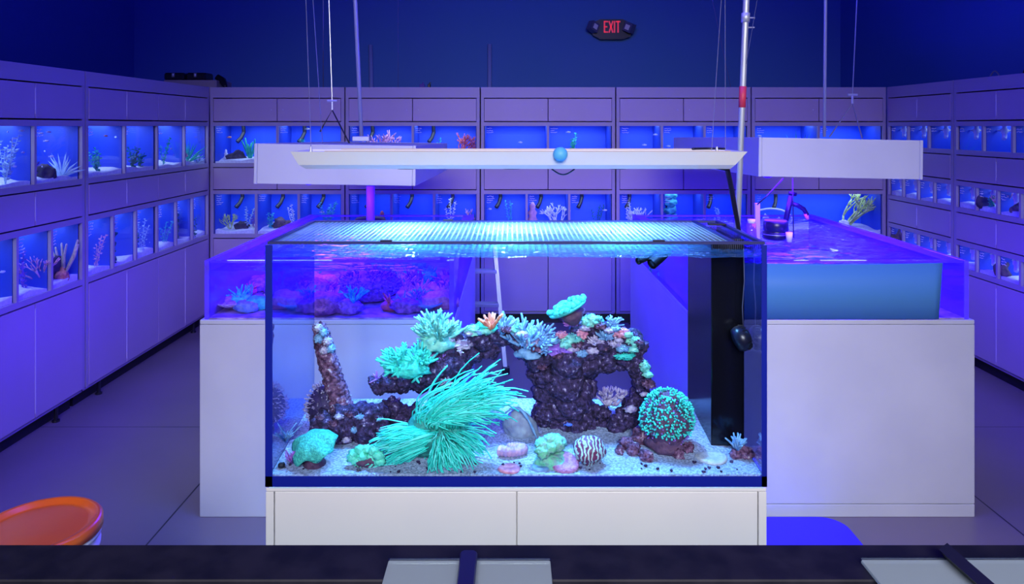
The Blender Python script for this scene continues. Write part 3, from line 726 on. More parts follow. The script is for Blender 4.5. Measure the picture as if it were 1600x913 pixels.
# long tentacle coral
y = 2.33; C0 = P(688, 672, y); t = coral('long_tentacle_coral', 'big cyan green long tentacle coral streaming left and right, centre of the sand', loc=sandpt(690, 722))
m = MB(); m.blob(P(685, 675, y+.02), (PX(52, y), PX(42, y), PX(36, y)), 3, 4, .15, 1.5); m.build('mound', cmat('mound_shade_green', (.04, .38, .32), (.02, .2, .2), 40), t, True)  # mound colour darkened so the gaps between tentacles read as shaded
m.v = []; m.f = []; r = random.Random(9); mA = MB(); mB_ = MB()
for i in range(1000):
    u, w_ = r.uniform(-1, 1), r.uniform(-1, 1)
    if u*u + w_*w_ > 1: continue
    px, pz = 688 + u*50 + w_*14, 668 - w_*38 - u*10
    dep = math.sqrt(max(0, 1-u*u-w_*w_)); p0 = P(px, pz, y) + Vector((0, -dep*PX(34, y), 0)) + Vector((0, .02, 0))
    if w_ > .1 - u*.3:   # upper lobe: streams to the upper right and right
        fx = r.uniform(.45, 1.1); fzv = max(0, 1-fx)*1.5 + r.uniform(-.35, .35); L = PX(r.uniform(45, 92), y)
        d0 = Vector((u*.4 - .25, -dep*.6, .9)); d1 = Vector((fx*1.2, -.15, fzv*.7))
    elif u < -.05:
        L = PX(r.uniform(34, 62), y); d0 = Vector((u*.5, -dep*.9, .35)); d1 = Vector((-1.0, -.2, -.15 - .6*(-w_ if w_ < 0 else 0) + r.uniform(-.15, .2)))
    else:
        L = PX(r.uniform(30, 52), y); cx, cz = .05, -.35
        q = Vector((u-cx, 0, w_-cz)); d0 = Vector((q.x*.9, -dep, q.z*.9)); d1 = Vector((q.x*1.4, -.5, q.z*1.1 - .5))
    d0.normalize(); d1.normalize(); pts = []
    ph = r.uniform(0, 6)
    for k in range(8):
        s = k/7; dd = d0*(s - s*s*.5) + d1*(s*s*.5) if False else d0*s*(1-s*.7) + d1*s*s*.85
        pts.append(p0 + dd*L + Vector((math.sin(s*5+ph), 0, math.cos(s*4+ph)))*L*.07*s)
    for k in range(8):
        gz = sandz(pts[k].x, pts[k].y) + .004
        if pts[k].z < gz: pts[k].z = gz
        if pts[k].y < 2.226: pts[k].y = 2.226
    mm_ = mA if i % 3 else mB_
    mm_.tube(pts, [PX(1.05, y)]*6 + [PX(.95, y), PX(.9, y)], 5, tip=True)
mA.build('tentacles', cmat('cyan_green_tentacle', (.03, .72, .62), (.06, .92, .78), 30, .1, .4), t, True)['kind'] = 'stuff'
mB_.build('pale_tentacles', cmat('bright_tentacle', (.14, .98, .90), None, 30, .1, .4), t, True)['kind'] = 'stuff'
# hammer ball
y = 2.37; bp_ = sandpt(1040, 712); t = coral('hammer_coral', 'round coral ball with cyan tips at the right of the sand', loc=bp_)
cc = P(1042, 655, y); rr = (PX(38, y), PX(34, y), PX(42, y))
m = MB(); m.blob(cc, rr, 4, 4, .12, 1.6, fine=.05); m.blob(P(1038, 692, y), (PX(30, y), PX(28, y), PX(16, y)), 9, 3, .2); m.build('stony_base', c_brown, t, True)
m = MB(); polyps(m, cc, rr, 760, .012, .0024, 21, -.35, 1.55, .45, 6); m.build('tips', c_teal, t, True)['kind'] = 'stuff'
m = MB(); polyps(m, cc, (rr[0]*.98, rr[1]*.98, rr[2]), 240, .006, .0022, 22, -1, 1.3, .3, 5); m.build('lower_tips', c_violet, t, True)['kind'] = 'stuff'
# rubble next to it
m = MB()
for i, (u, v, q) in enumerate([(978,690,11),(990,698,11),(1000,680,14),(1075,695,9),(1010,708,10),(968,698,7),(1060,705,9)]):
    c = sandpt(u, v+10); m.blob(c + Vector((0, 0, PX(q*.5, c.y))), PX(q, c.y), i+140, 4, .3, 2, fine=.2, ff=5)
tag(m.clampz(.7312).build('live_rock', c_rockw, None, True), 'knobbly pale rubble at the foot of the coral ball', 'rock')
# back left bush
y = 2.49; t = coral('bushy_polyp_coral', 'white tipped polyp bush behind the leaning rock pillar', loc=P(515, 668, y))
cc = P(513, 634, y); rr = (PX(32, y), PX(26, y), PX(34, y))
m = MB(); m.blob(cc, rr, 14, 3, .15); m.build('base', cmat('dark_indigo_flesh', (.05, .03, .14), (.03, .02, .08), 60), t, True)
m = MB(); polyps(m, cc, rr, 330, .014, .0018, 23, -.6, 1.5, .5, 5); m.build('polyps', c_white, t, True)['kind'] = 'stuff'
# toadstool leather
b = sandpt(492, 724); y = b.y; t = coral('toadstool_coral', 'green ruffled toadstool coral on a brown stone at the left front', loc=b)
m = MB(); m.tube([b - Vector((0, 0, .004)), b + Vector((0, 0, .018)), b + Vector((-.003, 0, .05))], [PX(19, y), PX(12, y), PX(9, y)], 14); m.build('stalk', c_brown, t, True)
m = MB(); vs = []; fs = []; NR, NA = 12, 64; cc = P(489, 694, y)
for j in range(NR+1):
    q = j/NR
    for i in range(NA):
        an = 2*math.pi*i/NA; ruf = .16*math.sin(an*7+1)*q**3 + .08*math.sin(an*3)*q
        rad = PX(35, y)*q*(1 + .08*math.sin(an*5)); hz = PX(13, y)*(1-q*q) - PX(7, y)*q**4 + ruf*PX(22, y) + .0012*noise.noise(Vector((math.cos(an)*q*18, math.sin(an)*q*18, 0)))
        v = Vector((rad*math.cos(an), rad*math.sin(an)*.9, hz)); v = Matrix.Rotation(R(24), 3, 'X') @ Matrix.Rotation(R(-14), 3, 'Y') @ v
        vs.append(cc + v)
for j in range(NR):
    for i in range(NA): a_ = j*NA+i; b_ = j*NA+(i+1) % NA; fs.append((a_, b_, b_+NA, a_+NA))
m.add(vs, fs); o = m.build('cap', cmat('leather_green', (.10, .78, .62), (.05, .50, .46), 120, .8), t, True)
sm_ = o.modifiers.new('thick', 'SOLIDIFY'); sm_.thickness = .005; sm_.offset = -1
m = MB(); r = random.Random(8)
for i in range(520):
    q = vs[r.randrange(NA, len(vs))]; d = Vector((r.uniform(-.4, .4), -.35, 1)).normalized(); m.tube([q, q + d*.004], [.0008, .0009], 4)
m.build('polyps', c_mint, t, True)['kind'] = 'stuff'
# candy cane coral
b = sandpt(572, 728); y = b.y; t = coral('candy_cane_coral', 'bright turquoise lumpy candy cane coral beside the toadstool coral', loc=b)
m = MB(); r = random.Random(12)
for i, (u, v) in enumerate([(553,710),(562,703),(573,702),(584,704),(592,712),(556,719),(567,714),(579,714),(588,722),(573,723),(562,724),(582,727),(594,721),(550,716)]):
    q = P(u, v, y - .012 + .02*r.random()); m.blob(q, (PX(8.2, y), PX(7, y), PX(6.8, y)), i, 3, .35, 2.5)
m.build('heads', cmat('turquoise_heads', (.18, .95, .70), (.10, .75, .60), 60, .3), t, True)
m = MB(); m.blob(b + Vector((0, .008, .012)), (PX(18, y), PX(14, y), PX(10, y)), 3, 3, .3); m.build('base', c_brown, t, True)
# teal mound, striped brain, discs
b = sandpt(862, 722); y = b.y; cc = P(862, 698, y)
m = MB(); r = random.Random(14)
for i in range(24):
    an = r.uniform(0, 6.283); q = r.random(); m.blob(cc + Vector((math.cos(an)*PX(25, y)*q, math.sin(an)*PX(18, y)*q, PX(16, y)*(1-q*q)-PX(6, y))), (PX(10, y), PX(10, y), PX(9, y)), i+200, 3, .3, 2.6, fine=.14, ff=8)
m.blob(b + Vector((0, 0, .004)), (PX(30, y), PX(24, y), PX(14, y)), 5, 3, .2)
tag(m.build('leafy_mound_coral', cmat('teal_olive_coral', (.20, .75, .45), (.25, .45, .45), 60, .8), None, True), 'folded teal and olive mound coral, front centre right', 'coral')
b = sandpt(920, 726); y = b.y; m = MB(); m.blob(P(920, 704, y), (PX(25, y), PX(22, y), PX(22, y)), 33, 4, .12, 1.6, fine=.07, ff=9)
def stripe_mat():
    mt = M('striped_brain_coral', (.3, .1, .25), .5, bump=.3, bscale=80); nt = mt.node_tree; tc = nt.nodes.new('ShaderNodeTexCoord'); wv = nt.nodes.new('ShaderNodeTexWave')
    wv.inputs['Scale'].default_value = 26; wv.inputs['Distortion'].default_value = 9; wv.inputs['Detail Scale'].default_value = 1.4; nt.links.new(tc.outputs['Object'], wv.inputs[0])
    cr = nt.nodes.new('ShaderNodeValToRGB'); cr.color_ramp.elements[0].color = (.16, .03, .12, 1); cr.color_ramp.elements[1].color = (.45, .75, .75, 1); cr.color_ramp.elements[0].position = .45; cr.color_ramp.elements[1].position = .7
    nt.links.new(wv.outputs['Fac'], cr.inputs[0]); nt.links.new(cr.outputs[0], nt.nodes['Principled BSDF'].inputs['Base Color']); return mt
tag(m.build('brain_coral', stripe_mat(), None, True), 'maroon and blue striped brain coral right of the teal mound', 'coral')
for (u, v, a, b_, mt, lb) in ((796, 733, 17, 5, c_pink, 'flat pink disc coral lying on the sand'), (844, 731, 14, 4, c_blue, 'flat pale green blue disc on the sand under the teal mound'),
                              (883, 730, 21, 9, cmat('lilac_disc', (.60, .28, .55), (.42, .18, .42), 120), 'lilac ribbed disc coral below the brain coral'), (1112, 716, 24, 6, cmat('sandy_disc', (.65, .72, .78), (.5, .58, .68), 90), 'flat sand coloured plate by the overflow chamber')):
    c = sandpt(u, v); y = c.y; m = MB(); pr = []; NA = 40; vs = []; fs = []
    for j, (q, hh) in enumerate(((1.0, -.002), (1.03, .002), (.92, .0055), (.6, .0065), (.3, .005), (.02, .0035))):
        for i in range(NA):
            an = 2*math.pi*i/NA; rad = PX(a, y)*q*(1+.05*math.sin(3*an+u)); vs.append(c + Vector((rad*math.cos(an), rad*math.sin(an)*(.9 if b_ < 9 else .95), hh*(1 + .5*(b_ > 8)) + (.0012*math.sin(an*20) if .2 < q < 1 else 0) + (.012*math.sin(an)*q if b_ > 8 else 0) + (.012 if b_ > 8 else 0))))
    for j in range(5):
        for i in range(NA): p0 = j*NA+i; p1 = j*NA+(i+1) % NA; fs.append((p0, p1, p1+NA, p0+NA))
    fs.append(tuple(5*NA+i for i in range(NA))); m.add(vs, fs); tag(m.build('disc_coral', mt, None, True), lb, 'coral')
# clam and coiled coral behind
b = sandpt(812, 690); y = b.y + .05; t = thing('giant_clam', b, 'grey blue clam like shell with cyan lip behind the pink coil', 'clam')
m = MB(); m.blob(P(812, 665, y), (PX(30, y), PX(18, y), PX(22, y)), 41, 4, .14, 1.4, Matrix.Rotation(R(30), 3, 'Y')); m.build('shell', cmat('shell_grey', (.22, .26, .38), (.35, .45, .55), 30), t, True)
m = MB(); pts = [P(786 + 56*s, 650 + 44*s*s - 20*math.sin(s*3.14), y - .045) for s in [i/14 for i in range(15)]]; m.tube(pts, [PX(.8 + 1.8*math.sin(3.14*i/14), y)*(1 + .3*math.sin(i*2.3)) for i in range(15)], 8); m.build('mantle', c_blue, t, True)
b = sandpt(800, 708); y = b.y; m = MB(); pts = []; rad = []
for i in range(60):
    s = i/59; an = -2.6 + 4.6*s; q = PX(22*(1-.35*s), y); pts.append(b + Vector((q*math.cos(an), q*.55*math.sin(an), .014))); rad.append(PX(8.5, y)*(1-.35*s)*(1 + .12*math.sin(i*1.9)))
m.tube(pts, rad, 12, tip=True); tag(m.build('open_brain_coral', cmat('lilac_pink_coral', (.62, .38, .60), (.40, .28, .55), 60), None, True), 'curled lilac pink ribbed coral on the sand in front of the clam', 'coral')
# fan in the loop, lesser corals
y = 2.56; m = MB(); r = random.Random(31)
for k in range(16):
    b = P(955 + r.uniform(-8, 8), 634, y); d = Vector((r.uniform(-1.1, 1.1), r.uniform(-.4, .2), 1)).normalized(); tree(m, b, d, PX(12, y), PX(2.4, y), 2, r, 5, .45)
tag(m.build('soft_coral', c_white, None, True), 'lilac soft coral filling the loop at the right of the arch', 'coral')
for (u, v, n_, L, mt, lb) in ((692, 564, 16, 12, c_violet, 'small violet anemone on the shaded rock below the finger coral'), (697, 598, 26, 13, c_white, 'whitish lilac tuft on the rock column under the arch'), (588, 592, 8, 13, c_violet, 'small violet spiky tuft hanging at the left tip of the arch'), (720, 550, 16, 8, c_white, 'tiny white tuft on the arch underside'), (446, 668, 40, 20, c_blue, 'pale feathery anemone by the left glass'), (457, 700, 24, 12, c_purple, 'dim purple tuft beside the toadstool coral')):
    y = 2.43; m = MB(); fingers(m, P(u, v, y), n_, PX(L, y), PX(1.1, y), Vector((0, -.7, .3)), 1.2, u, 0, seg=5)
    if u < 470: c = sandpt(u, v+28); m = MB(); fingers(m, c + Vector((0, 0, .008)), n_, PX(L*1.6, c.y), PX(1.1, c.y), Vector((0, 0, 1)), .8, u, 0, seg=5)
    tag(m.build('anemone', mt, None, True), lb, 'anemone')
b = sandpt(1158, 715); y = b.y; t = coral('leafy_coral', 'small grey blue coral cluster in the right front corner', loc=b)
m = MB(); m.blob(b + Vector((.012, 0, .012)), (PX(13, y), PX(10, y), PX(11, y)), 61, 4, .3, 2, fine=.2); m.blob(b + Vector((-.018, 0, .008)), (PX(9, y), PX(8, y), PX(8, y)), 62, 3, .3, 2, fine=.2); m.build('rock', c_rockw, t, True)
m = MB(); fingers(m, b + Vector((-.012, 0, .02)), 40, PX(26, y), PX(1.6, y), Vector((0, 0, 1)), .6, 63, 0, seg=5); m.build('fronds', c_blue, t, True)
for (u, v, q, lb) in ((440, 731, 5.5, 'dark round snail near the left front corner'), (560, 736, 3, 'dark pebble sized snail in front of the candy cane coral')):
    c = sandpt(u, v); m = MB(); m.blob(c + Vector((0, 0, PX(q*.7, c.y))), (PX(q, c.y), PX(q*.9, c.y), PX(q*.85, c.y)), 3, 3, .12, fine=.08); m.tube([c + Vector((PX(q*.6, c.y), 0, .002)), c + Vector((PX(q*1.3, c.y), -.001, .0015))], [.002, .001], 6)
    tag(m.build('snail', m_black if q > 4 else c_drock, None, True), lb, 'snail')
pr = random.Random(4); proto = None
for i in range(46):
    u = pr.uniform(440, 1175); v = pr.uniform(722, 741); c = sandpt(u, v)
    if c.x > .62 and c.y > 2.37: continue
    if proto is None:
        m = MB(); m.blob((0, 0, 0), (.0034, .003, .0024), 3, 2, .4); proto = m.build('pebble', c_rock, None, True); o = proto
    else: o = proto.copy(); COL.objects.link(o)
    o.location = c + Vector((0, 0, -.0005)); o.scale = [pr.uniform(.7, 1.6)]*3; o.rotation_euler = (0, 0, pr.uniform(0, 6))
    tag(o, 'tiny dark purple pebble lying on the front strip of reef sand', 'pebble', 'pebbles on the reef sand')
# powerhead, hose nozzles, blue fish
y = 2.345; c = P(1161, 528, y); t = thing('circulation_pump', c, 'round black circulation pump with cable on the overflow chamber', 'pump')
axm = Matrix.Rotation(R(90), 3, 'X') @ Matrix.Identity(3)
m = MB(); m.lathe(c, [(.001, .022), (.018, .022), (.034, .014), (.040, 0), (.040, -.012), (.034, -.026), (.02, -.03), (.001, -.03)], 28, Matrix.Rotation(R(70), 3, 'Y')); m.build('housing', m_rimb, t, True)
m = MB()
for k in range(18):
    an = k*math.pi/9; ax = Matrix.Rotation(R(70), 3, 'Y'); m.tube([c + ax @ Vector((.041*math.cos(an), .041*math.sin(an), .001)), c + ax @ Vector((.035*math.cos(an), .035*math.sin(an), .016))], .0016, 5)
m.build('grille', m_black, t)
m = MB(); m.tube([c + Vector((0, 0, .04)), P(1160, 480, y), P(1163, 440, y), P(1162, 388, y)], .0018, 6); m.build('cable', M('grey_cable', (.10, .10, .18), .5), t, True)
y = 2.5
for (u0, v0, u1, v1, q, lb) in ((1030, 404, 1018, 413, 9, 'black return nozzle at the water line'), (1008, 404, 997, 408, 6, 'smaller crusted return nozzle left of the black one')):
    m = MB(); m.tube([P(u0+14, v0-12, y+.06), P(u0, v0, y+.02), P(u1, v1, y)], [PX(q*.8, y), PX(q*.9, y), PX(q, y)], 16, cap=False); m.tube([P(u0, v0, y+.02), P(u1, v1, y+.004)], PX(q*.7, y), 14)
    tag(m.build('return_nozzle', m_black, None, True), lb, 'nozzle')
def fish(c, L, mt, label, group=None, flip=1, parts=False):
    m = MB(); c = Vector(c); m.blob(c, (L*.36, L*.09, L*.17), 2, 2, 0)
    m.add([c + Vector((-flip*L*.30, 0, 0)), c + Vector((-flip*L*.55, .001, L*.15)), c + Vector((-flip*L*.48, 0, 0)), c + Vector((-flip*L*.55, -.001, -L*.15)), c + Vector((-flip*L*.34, L*.03, 0))], [(0, 1, 2), (0, 2, 3), (4, 2, 1), (4, 3, 2)])
    m.add([c + Vector((0, 0, L*.14)), c + Vector((-flip*L*.22, 0, L*.24)), c + Vector((-flip*L*.2, L*.01, L*.1))], [(0, 1, 2)])
    return tag(m.build('fish', mt, None, True), label, 'fish', group)
fish(P(889, 664, 2.43), .034, M('royal_blue_fish', (.08, .2, .9), .4), 'small royal blue fish in the cave under the rock arch')

# ------------------------------------------------------------------ pendant lamp and hoods
pt = thing('pendant_lamp', (.02, 2.48, 1.66), 'long white trapezoid pendant lamp hanging over the display aquarium', 'lamp')
def frust(mb, rects):
    n = len(mb.v)
    for (x0, x1, y0, y1, z) in rects: mb.v += [(x0, y0, z), (x1, y0, z), (x1, y1, z), (x0, y1, z)]
    for k in range(len(rects)-1):
        for i in range(4): j = (i+1) % 4; mb.f.append((n+k*4+i, n+k*4+j, n+k*4+4+j, n+k*4+4+i))
# outer shade, open at the bottom, thin walled
m = MB(); frust(m, [(-.672, .712, 2.41, 2.55, 1.660), (-.690, .722, 2.390, 2.57, 1.674), (-.708, .752, 2.36, 2.60, 1.718), (-.704, .748, 2.364, 2.596, 1.718), (-.700, .744, 2.37, 2.59, 1.712)])
m.f.append((len(m.v)-4, len(m.v)-3, len(m.v)-2, len(m.v)-1)); 
frust(m, [(-.672, .712, 2.41, 2.55, 1.660), (-.668, .708, 2.414, 2.546, 1.660), (-.668, .708, 2.414, 2.546, 1.668)]); m.f.append((len(m.v)-4, len(m.v)-1, len(m.v)-2, len(m.v)-3))
m.build('shade', m_white, pt)
m = MB()
for yy in (2.366, 2.594): m.tube([(-.60, yy, 1.7195), (.70, yy, 1.7195)], .0018, 6)
m.build('top_edge_trim', M('brass_trim', (.75, .62, .45), .4, .5), pt)
for lx in (-.354, 0, .354):
    MB().cyl((lx, 2.48, 1.656), .03, .011, 20).build('led_puck', m_black, pt)
for q in ((486, .0), (1120, .0)):
    c = P(q[0], 236, 2.42); MB().cyl((c.x, 2.42, 1.7125), .006, .02, 12, .003).build('wire_grip', m_metal, pt)

def hood(x0, x1, y0, y1, z0, z1, label, roll, xl_trim):
    t = thing('light_hood', ((x0+x1)/2, (y0+y1)/2, z0), label, 'lamp hood', 'white box hoods over the coral tanks')
    e = .016; m = MB()
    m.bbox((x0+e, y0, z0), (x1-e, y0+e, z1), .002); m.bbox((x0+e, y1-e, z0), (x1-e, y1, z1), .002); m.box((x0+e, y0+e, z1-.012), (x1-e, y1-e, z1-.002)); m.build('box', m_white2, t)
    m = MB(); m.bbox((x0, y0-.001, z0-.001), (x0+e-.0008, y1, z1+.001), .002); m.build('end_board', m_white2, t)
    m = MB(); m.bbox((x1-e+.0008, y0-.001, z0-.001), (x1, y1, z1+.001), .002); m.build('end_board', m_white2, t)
    m = MB(); m.box((x0+.03, y0+.04, z0+.022), (x1-.03, y1-.04, z0+.032)); m.build('lamp_panel', m_white, t)
    c = Vector((x0+.20 if x0 < 0 else x0+.13, y0+.25, z0+.004)); m = MB(); m.lathe(c, [(.035, .018), (.034, 0), (.026, -.014), (.012, -.022), (.001, -.024)], 20)
    m.build('lamp_lens', M('violet_lens', (.25, .12, .9), .25), t, True)
    t.rotation_euler = (R(-.9), R(roll), 0); t.location.z -= .008
    return t
hood(P(396, 0, 3.6).x, P(649, 0, 3.6).x, 3.6, 5.35, 1.508, 1.703, 'white box lamp hood hanging over the left coral tank', .8, 1)
hood(P(1185, 0, 3.6).x, P(1442, 0, 3.6).x, 3.6, 5.50, 1.540, 1.730, 'white box lamp hood hanging over the right coral tank', 1.1, 1)

# hanging wires, rods and poles
def line(name, pts, rad, mat, label, cat, seg=6, group=None):
    m = MB(); m.tube(pts, rad, seg); return tag(m.build(name, mat, None, seg > 5), label, cat, group)
def up(u0, v0, u1, v1, y, ztop=4.298):
    a = P(u1, v1, y); b = P(u0, v0, y); k = (ztop - a.z)/(b.z - a.z); return [a, a + (b-a)*k]
line('hanging_wire', up(478, 0, 486, 233, 2.42), .0013, m_wire, 'thin steel wire holding the left end of the pendant lamp', 'wire')
line('hanging_wire', up(1127, 0, 1112, 235, 2.42), .0013, m_wire, 'slanting steel wire at the right end of the pendant lamp', 'wire')
line('hanging_wire', up(1133, 0, 1133.5, 235, 2.42), .0013, m_wire, 'vertical steel wire at the right end of the pendant lamp', 'wire')
line('hanging_wire', up(489, 0, 504, 225, 3.75), .002, m_wire, 'steel wire slanting down to the front of the left hood', 'wire')
line('hanging_wire', up(505, 0, 505, 138, 7.0), .004, m_wire, 'wire with a turnbuckle dropping behind the left hood to the cabinet top', 'wire')
line('hanging_wire', up(622, 0, 622, 138, 7.0), .0025, M('dull_wire', (.15, .17, .4), .5), 'faint thin wire left of the middle of the back wall', 'wire')
line('hanging_wire', up(1113, 0, 1142, 138, 7.0), .003, M('dull_wire', (.15, .17, .4), .5), 'faint slanting wire left of the steel pole', 'wire')
line('hanging_wire', up(1183, 0, 1166, 100, 2.75), .001, M('dull_wire', (.15, .17, .4), .5), 'faint cable running just right of the steel pole', 'wire')
def vhang(u, v, la, lb, y, zc, label, mat, u0, v0):
    t = thing('hanging_cable', P(u, v, y), label, 'cable')
    c = P(u, v, y); a = P(*la, y); b = P(*lb, y)
    MB().tube([a, c, b], .005, 6).build('sling', mat, t)
    m = MB(); m.tube([c, c + Vector((0, 0, .05))], .007, 6); m.tube([c + Vector((-.03, 0, .055)), c + Vector((.03, 0, .055))], .008, 6); m.build('turnbuckle', m_metal, t)
    e = up(u0, v0, u, v-14, y); MB().tube(e, .0035, 6).build('wire', m_wire, t)
vhang(519, 172, (500, 206), (548, 228), 4.5, 0, 'black rope sling and wire holding the left hood', m_black, 514, 0)
vhang(1332, 162, (1296, 214), (1347, 216), 4.6, 0, 'thin rope sling and wire holding the right hood', M('grey_cord', (.2, .2, .28), .6), 1339, 0)
line('hanging_rod', up(555, 0, 565, 220, 4.5), .0125, m_metal, 'thick steel rod holding the left hood', 'rod', 10)
c = P(565, 224, 4.5); tag(MB().bbox((c.x-.05, 4.46, 1.7078), (c.x+.055, 4.54, 1.7375), .004).build('rod_foot', m_metal), 'steel mounting foot of the thick rod on the left hood', 'bracket')
line('hanging_rod', up(1290, 0, 1288, 214, 4.3), .009, m_metal, 'slim white steel rod holding the right hood', 'rod', 10)
t = thing('steel_pole', (P(1146, 0, 2.80).x, 2.80, 0), 'tall steel conduit pole with a red sticker behind the display tank, right end', 'pole')
a = P(1152, 362, 2.80); b = P(1166, 0, 2.80); d = (b-a)/(b.z-a.z); b2 = a + d*(4.298-a.z); a2 = a - d*(a.z - 0.001)
MB().tube([a2, b2], .0118, 14).build('pipe', m_metal, t, True)
q0 = a + d*(P(0, 168, 2.8).z - a.z); q1 = a + d*(P(0, 135, 2.8).z - a.z); MB().tube([q0, q1], .0135, 14).build('red_sticker', M('red_sticker', (.6, .04, .10), .5), t, True)
q0 = a + d*(P(0, 238, 2.8).z - a.z)
for vv in (28, 43):
    q = a + d*(P(0, vv, 2.8).z - a.z); MB().tube([q, q + Vector((.035, 0, 0))], .003, 6).build('clip_pin', m_metal, t)
q = a + d*(P(0, 35, 2.8).z - a.z); MB().tube([q, q + d*.035], .016, 14).build('coupling', m_metal, t, True)
line('power_cable', [P(1120, 262, 2.52), P(1136, 264, 2.54), P(1142, 290, 2.62), P(1149, 330, 2.70), P(1155, 362, 2.745), P(1150, 420, 2.775), P(1150, 560, 2.775)], [.006, .009, .009, .009, .008, .008, .008], m_black, 'thick black cable bundle drooping from the pendant lamp beside the pole', 'cable', 8)
pts = [P(1082 + 50*s, 240 - 7*math.sin(math.pi*s), 2.50 + .04*math.sin(s*3)) for s in [i/10 for i in range(11)]]
for p in pts: p.z = max(p.z, 1.7225)
line('cable_coil', pts, .004, m_black, 'black cable loop lying on top of the pendant lamp, right side', 'cable', 6)
pts = [P(862 + 36*s, 264 + 9*math.sin(math.pi*s), 2.60) for s in [i/10 for i in range(11)]]; line('cable_loop', pts, .003, m_black, 'thin black cable loop drooping below the pendant lamp', 'cable', 6)
c = P(875.5, 241, 2.36); m = MB(); m.blob(c, PX(11.5, 2.36), 1, 4, 0); tag(m.build('ball', M('sky_blue_ball', (.10, .48, .85), .5), None, True), 'sky blue ball stuck on the front edge of the pendant lamp', 'ball')

# ---- things on / in the right coral tank
yv = 4.0
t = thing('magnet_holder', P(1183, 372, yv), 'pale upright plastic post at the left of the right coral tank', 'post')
MB().bbox((P(1180, 0, yv).x, yv, 1.10), (P(1188, 0, yv).x, yv+.02, P(0, 318, yv).z), .003).build('post', M('violet_lit_plastic', (.5, .38, .8), .4), t)  # white post; the violet lamp light is put into its colour
t = thing('clear_jar', P(1175, 372, 3.9), 'small cloudy plastic jar beside the pale post', 'jar')
q = P(1174, 374, 3.9); MB().cyl(q, .028, .085, 16, .024).build('body', m_acry_edge, t, True); MB().cyl(q + Vector((0, 0, .0855)), .02, .02, 16).build('cap', m_white, t, True)
t = thing('circulation_pump', P(1212, 375, 4.0), 'black round pump drum sitting in the right coral tank', 'pump')
q = P(1212, 374, 4.0); m = MB(); m.lathe(q, [(.001, .105), (.055, .105), (.064, .097), (.066, .05), (.060, .045), (.068, .04), (.07, .012), (.062, 0), (.001, 0)], 32); m.build('housing', m_rimb, t, True)
m = MB(); m.lathe(q + Vector((0, 0, .028)), [(.0715, 0), (.0715, .004)], 32); m.build('ring', m_wire, t, True)
q = P(1233, 378, 3.9); m = MB(); m.cyl(q, .014, .05, 14, .018); tag(m.build('plastic_cup', m_white, None, True), 'small whitish plastic cup right of the black pump drum', 'cup')
y = 4.6
line('cord', [P(1183, 320, 4.0), P(1200, 305, 4.0), P(1224, 279, 4.0)], .004, m_black, 'black cord slanting from the pale post up to the right hood', 'cord')
line('cord', [P(1238.5, 279, 4.2), P(1239, 320, 4.2), P(1240, 372, 4.2)], .0035, m_black, 'black cord dropping straight from the right hood into the water', 'cord')
t = thing('locline_hose', P(1236, 345, y), 'black jointed hose arching over the back of the right coral tank', 'hose')
MB().tube([P(1226, 352, y), P(1231, 330, y), P(1236, 306, y)], .017, 10).build('stem', m_black, t, True)
MB().tube([P(1236, 318, y), P(1246, 321, y), P(1256, 327, y), P(1261, 336, y)], .014, 10).build('arm', m_black, t, True)
MB().tube([P(1259, 334, y), P(1262, 343, y)], [.014, .010], 10).build('nozzle', c_orange, t, True)
MB().tube([P(1233, 302, y), P(1244, 304, y)], .012, 8).build('clamp', m_black, t, True)
# white standpipe in the left tank, violet hood light put into its colour
c = P(579, 345, 4.9); m = MB(); m.tube([(c.x, 4.9, 1.10), (c.x, 4.9, P(0, 291, 4.9).z)], .027, 18); tag(m.build('standpipe', M('violet_lit_pvc', (.36, .22, .80), .4), None, True), 'lilac lit plastic pipe standing in the left coral tank', 'pipe')
c = P(578, 332, 5.05); m = MB(); m.lathe((c.x, 5.05, 1.135), [(.001, .04), (.09, .04), (.11, .02), (.11, 0), (.001, 0)], 24); tag(m.build('water_pump', m_black, None, True), 'flat black pump cap by the lilac lit pipe', 'pump')

# ---- corals in the two shallow tanks
cr = random.Random(77); pal = [('teal', c_teal), ('green', c_green), ('violet', c_violet), ('purple', c_purple), ('lilac', c_white), ('pink', c_pink), ('pale blue', c_blue), ('red', c_red)]
def zt(x, y): return ZT + .0085
USED = set()
def frag(tank, x, y, size, kind, cn, mt, label):
    q_ = 0
    while label in USED and q_ < 8:
        n2_, m2_ = pal[(pal.index((cn, mt)) + 1) % 8]; label = label.replace(cn + ' ', n2_ + ' ', 1); cn, mt = n2_, m2_; q_ += 1
    USED.add(label)
    b = Vector((x, y, ZT + .009))
    m = MB()
    if kind == 'bush': m.blob(b + Vector((0, 0, size*.3)), (size*.7, size*.6, size*.4), cr.random()*9, 2, .2); fingers(m, b + Vector((0, 0, size*.25)), 26, size*.9, size*.05, Vector((0, 0, 1)), 1.0, cr.randrange(999), 0, seg=5)
    elif kind == 'dome': m.blob(b + Vector((0, 0, size*.3)), (size, size*.8, size*.5), cr.random()*9, 3, .25, 2, fine=.14, flat=.6)
    elif kind == 'disc': m.lathe(b + Vector((0, 0, size*.25)), [(.001, .004), (size*.5, .006), (size*.95, .02), (size, .016), (size*.5, -.004), (size*.15, -size*.25), (.001, -size*.25)], 20)
    elif kind == 'tree':
        for k in range(4): tree(m, b, Vector((cr.uniform(-.6, .6), cr.uniform(-.5, .5), 1)).normalized(), size*.5, size*.07, 2, cr, 5, .6)
    return tag(m.build('coral_frag', mt, None, True), label, 'coral', 'coral frags in the %s tank' % tank)
